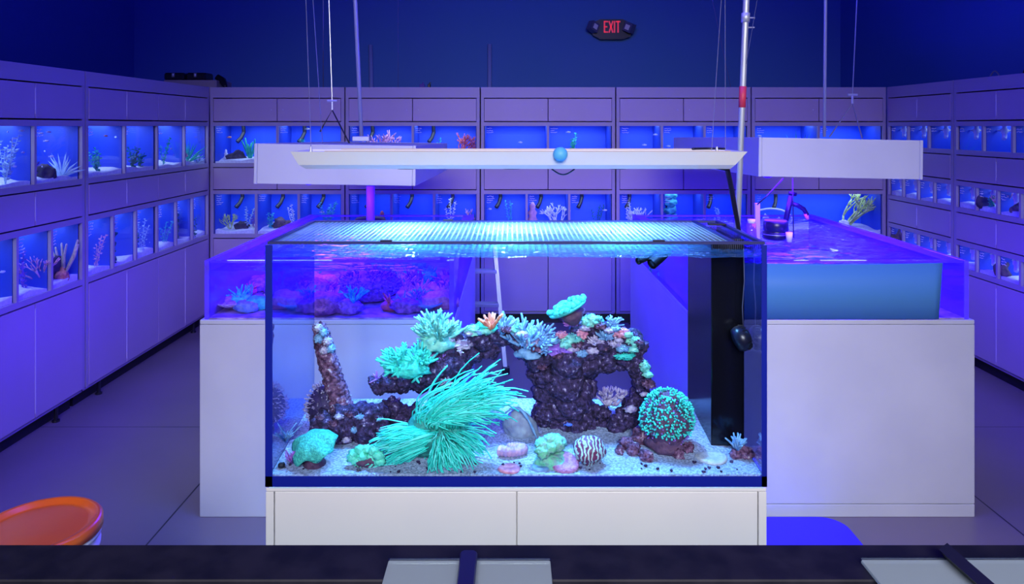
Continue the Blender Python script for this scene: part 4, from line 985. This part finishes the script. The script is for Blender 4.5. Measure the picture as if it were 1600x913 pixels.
places = [(330,488,16),(345,470,14),(360,490,18),(372,478,14),(385,492,15),(398,470,14),(405,488,18),(340,452,12),(352,440,16),(395,450,12),(430,480,14),(450,490,14),(470,478,16),
          (490,470,16),(498,492,14),(515,488,15),(540,492,12),(610,492,16),(640,480,14),(655,465,16),(668,492,18),(690,470,16),(645,445,14),(625,450,12),(700,455,10),(600,470,12),(520,455,12),(505,440,10)]
kinds = ['dome', 'bush', 'disc', 'tree', 'dome', 'bush']
for i, (u, v, s) in enumerate(places):
    x = (u-CU)/F_PX; yy = 3.5 + (495 - v)*.016 + cr.uniform(-.03, .03); x *= min(yy, 3.55 + (yy-3.5)*.3); x = max(-1.38, min(-.36, x)); cn, mt = pal[(i*5+2) % 8]; k = kinds[i % 6]
    frag('left', x, min(yy, 4.9), s*.0042, k, cn, mt, '%s %s frag in the left coral tank, %s' % (cn, {'dome': 'domed', 'bush': 'bushy', 'disc': 'disc shaped', 'tree': 'branching'}[k],
         ['behind its left end', 'in its middle', 'right end'][min(2, int((u-320)/130))] + (' near the front' if v > 475 else ' farther back')) )
for i in range(44):
    v_ = cr.random(); yy = 3.50 + 1.3*v_*v_; x = -1.36 + cr.random()*1.02
    if (x+.72)**2 + (yy-3.75)**2 < .035: continue
    cn, mt = pal[cr.choice((0, 1, 2, 3, 4, 5, 6, 0, 4))]; k = cr.choice(('bush', 'tree', 'dome', 'bush', 'tree'))
    frag('left', x, yy, cr.uniform(.07, .13), k, cn, mt, 'larger %s %s frag in the left coral tank, %s %s' % (cn, {'dome': 'domed', 'bush': 'bushy', 'tree': 'branching'}[k], 'left end' if x < -1.05 else ('middle' if x < -.65 else 'right end'), 'near the front' if yy < 3.8 else 'farther back'))
for (x, yy, q) in ((1.36, 3.75, .16), (1.62, 4.0, .12), (1.2, 4.3, .14), (1.75, 3.62, .13), (1.5, 4.6, .15)):
    c_ = Vector((x, yy, ZT+.009)); m = MB(); m.lathe(c_, [(.001, 0), (.05, 0), (.03, .06), (.02, .12), (q*.8, .17), (q, .19), (q*.9, .20), (.001, .185)], 28)
    tag(m.build('table_coral', c_green, None, True), 'green table coral under the right tank water, ' + {3.75: 'widest, near the front left', 4.0: 'middle of the tank', 4.3: 'middle left', 3.62: 'near the front right', 4.6: 'toward the far end'}[yy], 'coral')
t = coral('dome_bush_coral', 'big violet bushy coral dome in the left coral tank behind the display tank', loc=(-.72, 3.75, ZT+.009))
m = MB(); m.blob((-.72, 3.75, ZT+.08), (.14, .12, .085), 7, 3, .15); m.clampz(ZT+.0095).build('base', c_purple, t, True)
m = MB(); polyps(m, (-.72, 3.75, ZT+.08), (.14, .12, .09), 420, .02, .003, 5, -.2, 1.5, .7, 5); m.build('polyps', c_violet, t, True)['kind'] = 'stuff'
for i in range(34):
    x = rx0 + .08 + cr.random()*(rx1-rx0-.2); yy = 3.5 + cr.random()*1.5; cn, mt = pal[cr.choice((0, 1, 1, 2, 2, 3, 4, 6))]; k = cr.choice(('dome', 'disc', 'disc', 'dome', 'bush'))
    frag('right', x, yy, cr.uniform(.05, .10), k, cn, mt, '%s %s frag under water in the right coral tank, %s %s' % (cn, {'dome': 'domed', 'bush': 'bushy', 'disc': 'disc shaped'}[k], 'near' if yy < 4 else ('middle' if yy < 4.5 else 'far'), 'left side' if x < 1.3 else ('centre' if x < 1.7 else 'right side')))

# ---- stepladder in the aisle
lt = thing('stepladder', (-.22, 5.6, 0), 'aluminium stepladder standing open in the aisle behind the display tank', 'ladder')
m_al = M('brushed_aluminium', (.45, .45, .55), .4, .5); TZ = .94
for s in (-1, 1):
    MB().tube([(-.215+s*.17, 5.37, .001), (-.235+s*.10, 5.63, TZ)], .02, 4).build('front_rail', m_al, lt)
    MB().tube([(-.215+s*.16, 5.91, .001), (-.235+s*.09, 5.67, TZ-.03)], .015, 4).build('rear_rail', m_al, lt)
for k in range(1, 4):
    f_ = k/4; yy = 5.37 + .26*f_; w_ = .17 - .07*f_ - .012; MB().bbox((-.22-w_, yy-.03, TZ*f_-.012), (-.22+w_, yy+.05, TZ*f_+.012), .003).build('tread', m_al, lt)
MB().bbox((-.35, 5.59, TZ-.005), (-.12, 5.72, TZ+.03), .006).build('top_cap', m_black, lt)
for s in (-1, 1): MB().bbox((-.215+s*.17-.028, 5.34, .0005), (-.215+s*.17+.028, 5.40, .05), .006).build('rubber_foot', m_black, lt)

# ---- exit sign and wall pipes
c = P(954, 46.5, 8.98); t = thing('exit_sign', (c.x, 8.95, c.z), 'black EXIT sign with red letters and two emergency lamp heads high on the back wall', 'sign')
def prism(mb, pts, y0, y1):
    n = len(pts); mb.add([(x, y0, z) for x, z in pts] + [(x, y1, z) for x, z in pts], [tuple(range(n)), tuple(range(2*n-1, n-1, -1))] + [(i, n+i, n+(i+1) % n, (i+1) % n) for i in range(n)])
k = PX(1, 9.0)
m = MB(); oc = [(-30, -6), (-28, -10), (-17, -16), (17, -16), (29, -12), (32, -4), (31, 6), (24, 12), (17, 15), (-17, 15), (-24, 12), (-30, 5)]
prism(m, [(c.x + a*k, c.z + b*k) for a, b in oc], 8.90, 8.998); m.build('housing', M('sign_black', (.012, .012, .03), .4), t)
m = MB(); prism(m, [(c.x + a*k, c.z + b*k) for a, b in ((-17, -15), (17, -15), (17, 14), (-17, 14))], 8.892, 8.90); m.build('face_plate', M('sign_black', (.012, .012, .03), .4), t)
red = M('exit_red', (.7, .03, .08), .5, emit=(1, .05, .12), estr=.42)
def bar(mb, x0, z0, x1, z1, w_=1.5): 
    a = Vector((c.x + x0*k, 0, c.z + z0*k)); b = Vector((c.x + x1*k, 0, c.z + z1*k)); d = (b-a).normalized(); n = Vector((-d.z, 0, d.x))*w_*k
    mb.add([(p.x, yy, p.z) for yy in (8.886, 8.8915) for p in (a-n, b-n, b+n, a+n)], [(0,1,2,3), (7,6,5,4), (0,4,5,1), (1,5,6,2), (2,6,7,3), (3,7,4,0)])
for ch, segs in (('E', [(-11,-6,-11,12), (-11,11,-5.5,11), (-11,3,-6.5,3), (-11,-5,-5.5,-5)]), ('X', [(-4,12,2,-6), (2,12,-4,-6)]), ('I', [(4.5,12,4.5,-6)]), ('T', [(10,12,10,-6), (6.5,11,13.5,11)])):
    m = MB()
    for s_ in segs: bar(m, *s_, 1.1)
    m.build('letter', red, t)
for (u, v, rz) in ((927, 42, 35), (983, 43, -40)):
    q = P(u, v, 8.85); m = MB(); rot = Matrix.Rotation(R(rz), 3, 'Z') @ Matrix.Rotation(R(25), 3, 'Y')
    n0 = len(m.v); m.box((-.055, -.04, -.055), (.055, .05, .055)); m.v = [tuple(q + rot @ Vector(p)) for p in m.v]; o = m.build('lamp_head', M('grey_lamp_head', (.12, .13, .25), .4), t)
    m = MB(); m.box((-.03, -.046, -.03), (.03, -.0405, .03)); m.v = [tuple(q + rot @ Vector(p)) for p in m.v]; m.build('lens', M('clear_lens', (.9, .9, .95), .2), o)
for (u0, v0, u1, v1, lb) in ((765, 69, 765, 140, 'thin grey conduit running up the back wall near the centre'), (579, 70, 584, 140, 'slightly tilted grey conduit on the back wall left of the thick rod')):
    line('conduit', [P(u0, v0, 8.96), P(u1, 330, 8.96)], .026, M('blue_grey_conduit', (.30, .38, .75), .5), lb, 'pipe', 10)

# ---- gear on top at the corners
t = thing('service_cabinet', (P(300, 0, 7.4).x, 7.45, 0), 'tall brown service cabinet behind the left corner', 'cabinet')
MB().bbox((P(255, 0, 7.25).x, 7.25, .0), (P(338, 0, 7.25).x, 7.65, P(0, 125, 7.25).z), .01).build('body', M('brown_board', (.34, .28, .33), .6), t)
ztop = P(0, 125, 7.25).z
for (u, lb) in ((278, 'black filter unit with chrome fitting on the service cabinet, left one'), (312, 'black filter unit with chrome fitting on the service cabinet, right one')):
    q = P(u, 0, 7.4); t = thing('filter_unit', (q.x, 7.4, ztop+.001), lb, 'filter', 'black units on the service cabinet')
    MB().bbox((q.x-.095, 7.3, ztop+.001), (q.x+.10, 7.5, ztop+.075), .015).build('body', m_black, t); MB().tube([(q.x, 7.295, ztop+.03), (q.x, 7.295, ztop+.07)], .014, 10).build('chrome_fitting', m_metal, t, True)
m = MB(); q = P(342, 128, 7.35); m.tube([q + Vector((-.02, 0, .05)), q + Vector((.04, 0, .01)), P(352, 136, 7.2)], [.03, .035, .02], 10); tag(m.build('hose_bundle', m_black, None, True), 'black hose bundle drooping from the service cabinet', 'hose')
for (u, lb) in ((660, 'small white fitting on the back cabinet top left of centre'), (671, 'tiny dark clip on the back cabinet top')):
    q = P(u, 0, 6.8); m = MB(); m.bbox((q.x-.022 + (.01 if u > 665 else 0), 6.76, 2.1505), (q.x+.022 - (.01 if u > 665 else 0), 6.82, 2.185), .006); m.tube([(q.x, 6.79, 2.18), (q.x+.01, 6.79, 2.20)], .007, 8); tag(m.build('pipe_fitting', m_acry_edge if u < 665 else m_black), lb, 'fitting')
pts = [Vector((3.50, P(1541 + 15*s, 0, 1).y, 0)) for s in (0,)]
pts = [Vector((3.52, 5.45 - .12*s, 2.151 + .05*math.sin(math.pi*s))) for s in [i/8 for i in range(9)]]; line('air_hose', pts, .005, m_wire, 'thin pale hose arching on the right cabinet top', 'hose')
t = thing('tool_holder', (3.56, 4.93, 2.151), 'black folded stand leaning on the right cabinet at the picture edge', 'stand')
MB().tube([(3.50, 5.05, 2.152), (3.50, 4.90, 2.42)], .014, 8).build('leg', m_black, t); MB().tube([(3.55, 4.85, 2.152), (3.50, 4.90, 2.42)], .012, 8).build('leg', m_black, t); MB().tube([(3.60, 5.02, 2.152), (3.50, 4.90, 2.42)], .012, 8).build('leg', m_black, t)

# ---- blue mat, buckets
m = MB(); zt_ = .022; x0, x1, y0, y1, rr = .80, 1.49, 2.45, 3.36, .10; pts = [(x0, y0), (x1, y0)] + [(x1 - rr + rr*math.cos(a), y1 - rr + rr*math.sin(a)) for a in [i*math.pi/16 for i in range(9)]] + [(x0, y1)]
n = len(pts); m.add([(x, y, .001) for x, y in pts] + [(x, y, zt_) for x, y in pts], [tuple(range(n-1, -1, -1)), tuple(range(n, 2*n))] + [(i, (i+1) % n, n+(i+1) % n, n+i) for i in range(n)])
tag(m.build('floor_mat', M('vivid_blue_foam', (.05, .02, .95), .6)), 'vivid blue rounded mat on the floor right of the stand', 'mat')

def bucket(c, label, lidmat):
    c = Vector(c); t = thing('bucket', c, label, 'bucket', 'stacked white buckets')
    m = MB(); H = .33; m.lathe(c, [(.001, .001), (.125, .001), (.13, .01), (.147, H-.07), (.155, H-.068), (.156, H-.055), (.149, H-.053), (.150, H-.035), (.157, H-.033), (.158, H-.02), (.151, H-.018), (.152, H), (.147, H), (.128, .012), (.001, .012)], 48); m.build('pail', m_white, t, True)
    m = MB(); m.lathe(c, [(.001, H+.006), (.12, H+.006), (.138, H+.004), (.143, H+.016), (.152, H+.018), (.161, H+.010), (.162, H-.014), (.156, H-.014), (.156, H+.003), (.001, H+.002)], 56); m.build('lid', lidmat, t, True)
    return t
bx = P(58, 0, 2.05).x
orl = M('orange_lid', (.95, .16, .015), .32, col2=(.90, .14, .02), scale=8)
bucket((bx, 2.05, .0), 'white bucket standing on the floor beneath the orange lidded one', orl)
bucket((bx, 2.05, .349), 'white bucket with an orange lid at the lower left, upper of the stack', orl)

# ---- near aquarium rim in the foreground
t = thing('foreground_aquarium', (0, .62, 0), 'black rimmed glass aquarium right in front of the camera, only its far rim showing', 'aquarium')
yA, yB_, zr = .83, .90, 1.29
rimm = M('worn_black_rim', (.006, .006, .014), .6, col2=(.014, .013, .024), scale=25, spec=.2)
m = MB(); m.bbox((-1.15, yA, zr-.012), (1.15, yB_, zr), .002); m.build('rim_bar', rimm, t)
m = MB(); m.bbox((-1.15, .33, zr-.012), (-1.08, yA-.001, zr), .002); m.build('rim_bar', rimm, t); m = MB(); m.bbox((1.08, .33, zr-.012), (1.15, yA-.001, zr), .002); m.build('rim_bar', rimm, t); m = MB(); m.bbox((-1.15, .27, zr-.012), (1.15, .329, zr), .002); m.build('rim_bar', rimm, t)
m_gp = glass('grey_green_glass', (.80, .90, .90), ior=1.2)
MB().box((-1.14, yB_-.009, .82), (1.14, yB_-.001, zr-.0125)).build('back_pane', m_gp, t)
MB().bbox((-1.15, .27, .0), (1.15, .905, .80), .006).build('stand', m_black, t)
MB().box((-1.14, .28, .801), (1.14, .898, .812)).build('bottom_pane', m_black, t)
m_clip = glass('cloudy_acrylic', (.74, .85, .86), refl=.06, diff=(.80, .92, .94), difff=.5)
for (u0, u1, v0, lb) in ((607, 860, 880, 'a'), (1345, 1640, 879, 'b')):
    ya = (CAMZ-(zr+.002))*F_PX/(v0-CV); x0 = (u0-CU)/F_PX*ya; x1 = (u1-CU)/F_PX*ya
    o = thing('acrylic_brace', ((x0+x1)/2, .78, zr+.001), 'clear acrylic brace plate lying on the near rim, ' + ('left of centre' if lb == 'a' else 'at the right'), 'plate', 'acrylic plates on the near rim')
    MB().bbox((x0, .60, zr+.001), (x1, ya, zr+.005), .001).build('plate', m_clip, o)
    MB().tube([(x0, ya, zr+.0065), (x1, ya, zr+.0065)], .0013, 5).build('polished_edge', glass('edge_clear', (.8, .9, .95), refl=.3), o)
xc = (731-CU)/F_PX*.84
tag(MB().bbox((xc-.010, .30, zr+.0085), (xc+.010, .862, zr+.016), .003).build('lid_runner', M('navy_plastic', (.012, .012, .09), .35)), 'dark navy bar crossing the left acrylic plate of the near rim', 'bar')
a = P(1478, 872, .865); b = P(1560, 950, .78); a.z = b.z = zr+.013; tag(MB().tube([a, b, a + (b-a)*4], .009, 4).build('lid_runner', m_black), 'black slanting bar crossing the right acrylic plate of the near rim', 'bar')

# ------------------------------------------------------------------ plants, ornaments and fish in the wall aquariums
ROWZ = {'lt': ('left', *RB1), 'll': ('left', *RB2), 'bt': ('back', *RB1), 'bl': ('back', *RB2), 'r1': ('right', *RR[0]), 'r2': ('right', *RR[1]), 'r3': ('right', *RR[2])}
def wpos(row, u, dep):
    wall, z0, z1 = ROWZ[row]; k = (u-CU)/F_PX; dep = dep*.45 if wall != 'back' else dep
    if wall == 'left': x = XL - dep; y = x/k
    elif wall == 'right': x = XR + dep; y = x/k
    else: y = YB + dep; x = k*y
    return Vector((x, y, z0 + .026))
pm = {'green': cmat('plant_green', (.05, .62, .38), (.02, .40, .30), 30, .1), 'dark green': cmat('plant_dark_green', (.01, .20, .16), (.01, .12, .14), 30, .1), 'pale blue': cmat('plant_pale', (.55, .75, .90), (.35, .55, .8), 30, .1),
      'white': cmat('plant_white', (.80, .85, .92), None, 30, .1), 'pink': cmat('plant_pink', (.85, .45, .62), (.6, .3, .55), 30, .1), 'purple': cmat('plant_purple', (.35, .15, .62), (.2, .1, .5), 30, .1), 'red': c_red, 'orange': c_orange,
      'teal': cmat('plant_teal', (.08, .62, .62), (.05, .4, .5), 30, .1), 'tan': c_tan, 'yellow green': c_yg, 'dark': c_drock, 'brown': cmat('brown_rock', (.22, .14, .14), (.1, .07, .1), 30)}
def leaf(mb, p, d, L, W, r):
    s = d.cross(Vector((r.uniform(-1, 1), r.uniform(-1, 1), r.uniform(-1, 1)))).normalized(); n = d.cross(s)*W*.25
    mb.add([p, p + d*L*.45 + s*W + n, p + d*L, p + d*L*.45 - s*W + n, p + d*L*.45 - n*.6], [(0, 1, 4), (1, 2, 4), (2, 3, 4), (3, 0, 4), (0, 3, 2, 1)])
wd = {'bush': ('bushy plant', 'water_plant', 'plant'), 'twig': ('leafy twig', 'water_plant', 'plant'), 'tree': ('branching coral', 'coral_ornament', 'ornament'), 'finger': ('finger coral', 'coral_ornament', 'ornament'), 'blade': ('spiky bladed plant', 'water_plant', 'plant'),
      'rock': ('stone', 'stone', 'stone'), 'column': ('mossy column', 'moss_column', 'plant'), 'figure': ('small figurine', 'figurine', 'ornament'), 'ring': ('ring ornament', 'ring_ornament', 'ornament'), 'pot': ('little pot', 'plant_pot', 'pot')}
def plant(row, u, hpx, kind, col, where, dep=.16, wide=1.0):
    b = wpos(row, u, dep); h = PX(hpx, b.y); r = random.Random(int(u*7+hpx)); m = MB(); mt = pm[col]
    if ROWZ[row][0] != 'back': pass
    z1 = ROWZ[row][2] + .005; h = min(h, z1 - b.z - .004); b.z -= .012; h += .012
    if kind in ('bush', 'twig'):
        ns = 7 if kind == 'bush' else 3
        for k in range(ns):
            lean = Vector((r.uniform(-1, 1)*.35*wide, r.uniform(-1, 1)*.3, 1)).normalized(); hh = h*r.uniform(.6, 1)/max(lean.z, .6)*.95
            top = b + lean*hh; m.tube([b + Vector((r.uniform(-.01, .01), 0, 0)), (b+top)/2 + Vector((r.uniform(-.01, .01), 0, 0)), top], .0025, 4)
            for i in range(int(hh/.011)):
                q = b + lean*hh*(.12 + .88*i/max(1, int(hh/.011))); d = Vector((math.cos(i*2.4), math.sin(i*2.4), .35)).normalized(); leaf(m, q, d, .026 if kind == 'bush' else .02, .007, r)
    elif kind == 'tree':
        for k in range(5): tree(m, b, Vector((r.uniform(-.8, .8)*wide, r.uniform(-.4, .4), 1)).normalized(), h*.30, h*.022 + .002, 3, r, 5, .55)
        mz = max(p[2] for p in m.v); s_ = h/(mz-b.z); m.v = [(b.x + (p[0]-b.x)*s_, b.y + (p[1]-b.y)*s_, b.z + max(0, p[2]-b.z)*s_) for p in m.v]
    elif kind == 'finger':
        for k in range(7):
            d = Vector(((k-3)*.13*wide, r.uniform(-.15, .15), 1)); hh = h*r.uniform(.7, 1); m.tube([b, b + d*hh*.3, b + d*hh*.65 + Vector((r.uniform(-.01, .01), 0, 0)), b + d*hh], [.006, .008, .008, .006], 7, tip=True)
    elif kind == 'blade':
        for k in range(13):
            an = (k-6)/6*1.1; d = Vector((math.sin(an), r.uniform(-.3, .3), math.cos(an))); s = Vector((d.z, 0, -d.x))*.007; hh = h*r.uniform(.8, 1.05)
            tip = b + d*hh + Vector((0, 0, -hh*.15*abs(math.sin(an)))); mid = b + d*hh*.5; m.add([b - s*.5, b + s*.5, mid + s, tip, mid - s, mid + Vector((0, -.004, 0))], [(0, 1, 2, 5), (2, 3, 5), (3, 4, 5), (4, 0, 5), (0, 4, 3, 2, 1)])
    elif kind == 'rock': m.blob(b + Vector((0, 0, h*.35)), (h*.55*wide, h*.5, h*.6), u, 3, .35, 1.6, fine=.1, flat=.6)
    elif kind == 'column':
        for k in range(5): m.blob(b + Vector((0, 0, h*(k+.5)/5)), (h*.16*wide, h*.14, h*.14), u+k, 3, .3, 2.2, fine=.2)
    elif kind == 'figure':
        m.lathe(b, [(.001, 0), (h*.28, 0), (h*.22, h*.25), (h*.12, h*.5), (h*.17, h*.62), (h*.09, h*.72), (h*.11, h*.86), (h*.05, h*.97), (.001, h)], 14)
    elif kind == 'ring':
        pts = [b + Vector((h*.9*math.cos(a), 0, h*.45 + h*.45*math.sin(a))) for a in [i*math.pi/12 for i in range(25)]]; m.tube(pts, .008, 8)
        m.tube([b + Vector((-h*.45, .02, h*.1)), b + Vector((-h*.2, .02, h*.55)), b + Vector((.02, .02, h*.2)), b + Vector((h*.4, .02, h*.5))], [.02, .03, .018, .01], 8)
    elif kind == 'pot': m.lathe(b, [(.001, 0), (h*.22, 0), (h*.32, h*.55), (h*.34, h*.6), (h*.3, h*.6), (.001, h*.5)], 14); fingers(m, b + Vector((0, 0, h*.5)), 8, h*.5, .003, seed=3)
    words, nm, cat = wd[kind]
    return tag(m.build(nm, mt, None, kind not in ('bush', 'twig', 'blade')), '%s %s %s' % (col, words, where), cat)
LT, LL, BT, BL = ', upper left wall tank', ', lower left wall tank', ', upper back wall tank', ', lower back wall tank'
plant('lt', 8, 80, 'bush', 'pale blue', 'at the left picture edge' + LT); plant('lt', 47, 36, 'bush', 'purple', 'by the first tank divider' + LT); plant('lt', 97, 40, 'blade', 'pale blue', 'next to a dark stone' + LT); plant('lt', 70, 22, 'rock', 'dark', 'beside the spiky plant' + LT)
plant('lt', 152, 40, 'bush', 'green', 'near the tank middle' + LT, .2); plant('lt', 184, 32, 'figure', 'orange', 'right of the green bush' + LT); plant('lt', 207, 38, 'bush', 'dark green', 'left one of a dark pair' + LT); plant('lt', 219, 26, 'bush', 'dark green', 'shorter right one of a dark pair' + LT)
plant('lt', 255, 52, 'twig', 'green', 'tall and dragon shaped' + LT); plant('lt', 278, 20, 'tree', 'pink', 'low tuft near the corner' + LT); plant('lt', 292, 42, 'blade', 'green', 'narrow, beside the divider near the corner' + LT); plant('lt', 309, 14, 'blade', 'pale blue', 'tiny, in the corner tank' + LT, .05)
plant('ll', 14, 32, 'bush', 'green', 'at the left picture edge' + LL); plant('ll', 38, 70, 'twig', 'purple', 'tall, behind the handwriting' + LL, .25); plant('ll', 66, 52, 'tree', 'pink', 'beside a dark block' + LL); plant('ll', 78, 40, 'rock', 'dark', 'tall block behind the pink coral' + LL, .3, .6); plant('ll', 98, 66, 'finger', 'tan', 'with long upright arms' + LL, .16, 1.3); plant('ll', 96, 18, 'rock', 'orange', 'at the foot of the tan fingers' + LL)
plant('ll', 148, 56, 'twig', 'pink', 'slender, by the wide post' + LL); plant('ll', 165, 62, 'column', 'dark green', 'beside the pink twig' + LL, .2, 1.4); plant('ll', 207, 44, 'bush', 'dark green', 'behind the sand bank' + LL, .22); plant('ll', 221, 56, 'twig', 'pale blue', 'thin and tall' + LL)
plant('ll', 256, 40, 'twig', 'teal', 'behind the handwriting near the corner' + LL); plant('ll', 272, 40, 'column', 'dark green', 'second tank from the corner' + LL, .3); plant('ll', 291, 28, 'twig', 'orange', 'close to the corner' + LL); plant('ll', 305, 40, 'twig', 'dark green', 'in the corner tank' + LL, .05)
plant('bt', 391, 34, 'finger', 'green', 'hand shaped, left corner tank' + BT); plant('bt', 369, 14, 'rock', 'dark', 'flat, left corner tank' + BT, .16, 1.8); plant('bt', 353, 16, 'figure', 'white', 'tiny, left corner tank' + BT); plant('bt', 470, 38, 'bush', 'green', 'above the left hood' + BT); plant('bt', 603, 46, 'tree', 'pink', 'right of the thick rod' + BT, .2, 1.3)
plant('bt', 722, 42, 'tree', 'red', 'second tank left of the wall centre' + BT); plant('bt', 685, 36, 'twig', 'green', 'beside the red branches' + BT, .2); plant('bt', 893, 46, 'bush', 'green', 'above the blue ball' + BT, .2, .6); plant('bt', 908, 14, 'rock', 'yellow green', 'flat, beside the green bush above the ball' + BT, .2, 1.6); plant('bt', 1247, 48, 'blade', 'green', 'star shaped, above the right hood' + BT)
plant('bl', 360, 24, 'tree', 'yellow green', 'low in the left corner tank' + BL); plant('bl', 378, 12, 'rock', 'dark', 'low in the left corner tank' + BL, .16, 1.4); plant('bl', 386, 42, 'twig', 'pale blue', 'upright in the left corner tank' + BL); plant('bl', 396, 38, 'twig', 'purple', 'upright in the left corner tank' + BL, .2)
plant('bl', 422, 30, 'bush', 'teal', 'round, second tank from the corner' + BL, .16, .7); plant('bl', 440, 16, 'rock', 'brown', 'second tank from the corner' + BL, .2, 1.5); plant('bl', 460, 46, 'twig', 'white', 'tall, second tank from the corner' + BL); plant('bl', 512, 46, 'bush', 'teal', 'third tank from the corner' + BL, .16, .9)
plant('bl', 597, 28, 'figure', 'red', 'right of the lilac lit pipe' + BL); plant('bl', 703, 50, 'twig', 'white', 'sixth tank from the left corner' + BL); plant('bl', 733, 30, 'pot', 'pink', 'beside the white twig' + BL); plant('bl', 742, 30, 'blade', 'dark green', 'right of the little pot' + BL)
plant('bl', 797, 54, 'twig', 'teal', 'tall, behind the pendant lamp middle' + BL); plant('bl', 832, 42, 'figure', 'pink', 'tall and slim, straight below the ball' + BL); plant('bl', 870, 40, 'tree', 'white', 'fan shaped, below the ball' + BL); plant('bl', 932, 46, 'twig', 'dark green', 'dim, right of the wall centre' + BL, .3)
plant('bl', 986, 50, 'twig', 'white', 'taller of a white pair' + BL); plant('bl', 1003, 34, 'tree', 'white', 'shorter of a white pair' + BL); plant('bl', 1048, 56, 'column', 'teal', 'left of the steel pole' + BL, .25); plant('bl', 1125, 36, 'twig', 'pale blue', 'thin, nearest the steel pole' + BL, .25)
plant('bl', 1318, 60, 'tree', 'yellow green', 'large, filling the wide pane' + BL, .2, 1.6); plant('bl', 1205, 34, 'ring', 'white', 'large oval, in the wide pane' + BL, .2); plant('bl', 1318, 14, 'rock', 'white', 'at the foot of the large coral' + BL, .16)
MR, BR = ' in the middle row of the right wall', ' in the bottom row of the right wall'
plant('r2', 1537, 18, 'rock', 'dark', 'with green growth nearby' + MR, .12); plant('r2', 1550, 26, 'bush', 'green', 'beside the dark stone' + MR, .1); plant('r2', 1566, 38, 'tree', 'pink', 'fan shaped' + MR, .14, 1.4)
plant('r3', 1408, 20, 'rock', 'brown', 'farther one' + BR, .14, 1.2); plant('r3', 1566, 22, 'rock', 'brown', 'nearer one' + BR, .12, .8); plant('r2', 1590, 14, 'rock', 'brown', 'at the picture edge' + MR, .14)
fr_ = random.Random(5)
fm = M('pale_pink_fish', (.75, .68, .85), .4); fm2 = M('silver_fish', (.7, .8, .9), .3); fm3 = M('orange_fish', (.85, .35, .2), .4)
def wfish(row, u, v, L, mt, label, group=None, dep=.12):
    p = wpos(row, u, dep); z = CAMZ - (v-CV)/F_PX*p.y; z = min(max(z, ROWZ[row][1]+.05), ROWZ[row][2]-.015); 
    o = fish(Vector((0, 0, 0)), L, mt, label, group, 1); o.location = Vector((p.x, p.y, z)); o.rotation_euler = (0, 0, R(90 + fr_.uniform(-60, 60)) if ROWZ[row][0] != 'back' else R(fr_.uniform(-30, 30))); return o
for (u, v) in ((12, 208), (20, 230), (30, 222), (36, 240), (46, 230), (45, 248), (22, 262), (10, 250), (34, 206), (46, 216)): wfish('lt', u, v, .035, fm, 'tiny pale pink fish swimming in the nearest upper tank of the left wall', 'pale fish in the nearest upper left tank', fr_.uniform(.08, .3))
for (u, v) in ((64, 210), (72, 222), (80, 246), (66, 262), (76, 208), (70, 238)): wfish('lt', u, v, .035, fm, 'tiny pale pink fish swimming in the upper left tank with the spiky plant', 'pale fish around the spiky plant', fr_.uniform(.1, .25))
for (row, u, v, mt, lb) in (('lt', 165, 214, fm3, 'little orange fish above the green bush, upper left wall'), ('lt', 181, 216, fm2, 'silver fish right of the orange one, upper left wall'), ('lt', 267, 234, fm2, 'round silver fish near the green dragon plant'), ('ll', 78, 397, fm2, 'white fish above the pink coral, lower left wall'), ('ll', 3, 427, fm2, 'pale fish at the left picture edge'),
    ('ll', 241, 373, fm2, 'small pale fish right of the pale blue twig'), ('ll', 234, 380, fm2, 'lower pale fish right of the pale blue twig'), ('bt', 358, 216, fm3, 'tiny orange fish by the black hose, left corner tank'), ('bt', 480, 203, fm2, 'silver fish above the left hood'), ('bt', 888, 208, fm2, 'silver fish above the green bush over the ball'), ('bt', 1024, 212, fm2, 'long silver fish right of the wall centre'),
    ('bt', 1007, 228, fm2, 'pale fish low in the tank right of the wall centre'), ('bt', 1044, 230, fm2, 'pale fish by the small end of the right hood'), ('bt', 813, 224, fm2, 'pale fish above the pendant lamp middle'), ('bt', 1186, 214, fm2, 'pale fish just above the right hood'), ('bl', 503, 333, fm2, 'little fish beside the bushy teal plant'), ('bl', 765, 328, fm2, 'small fish left of the tall teal twig'), ('bl', 846, 335, fm2, 'thin pale fish between the figurine and the white fan'), ('bl', 945, 330, fm2, 'dim fish right of the dim green twig')):
    wfish(row, u, v, .05 if row[0] == 'b' else .04, mt, lb)

for o in bpy.data.objects:
    if '_o' in o: del o['_o']
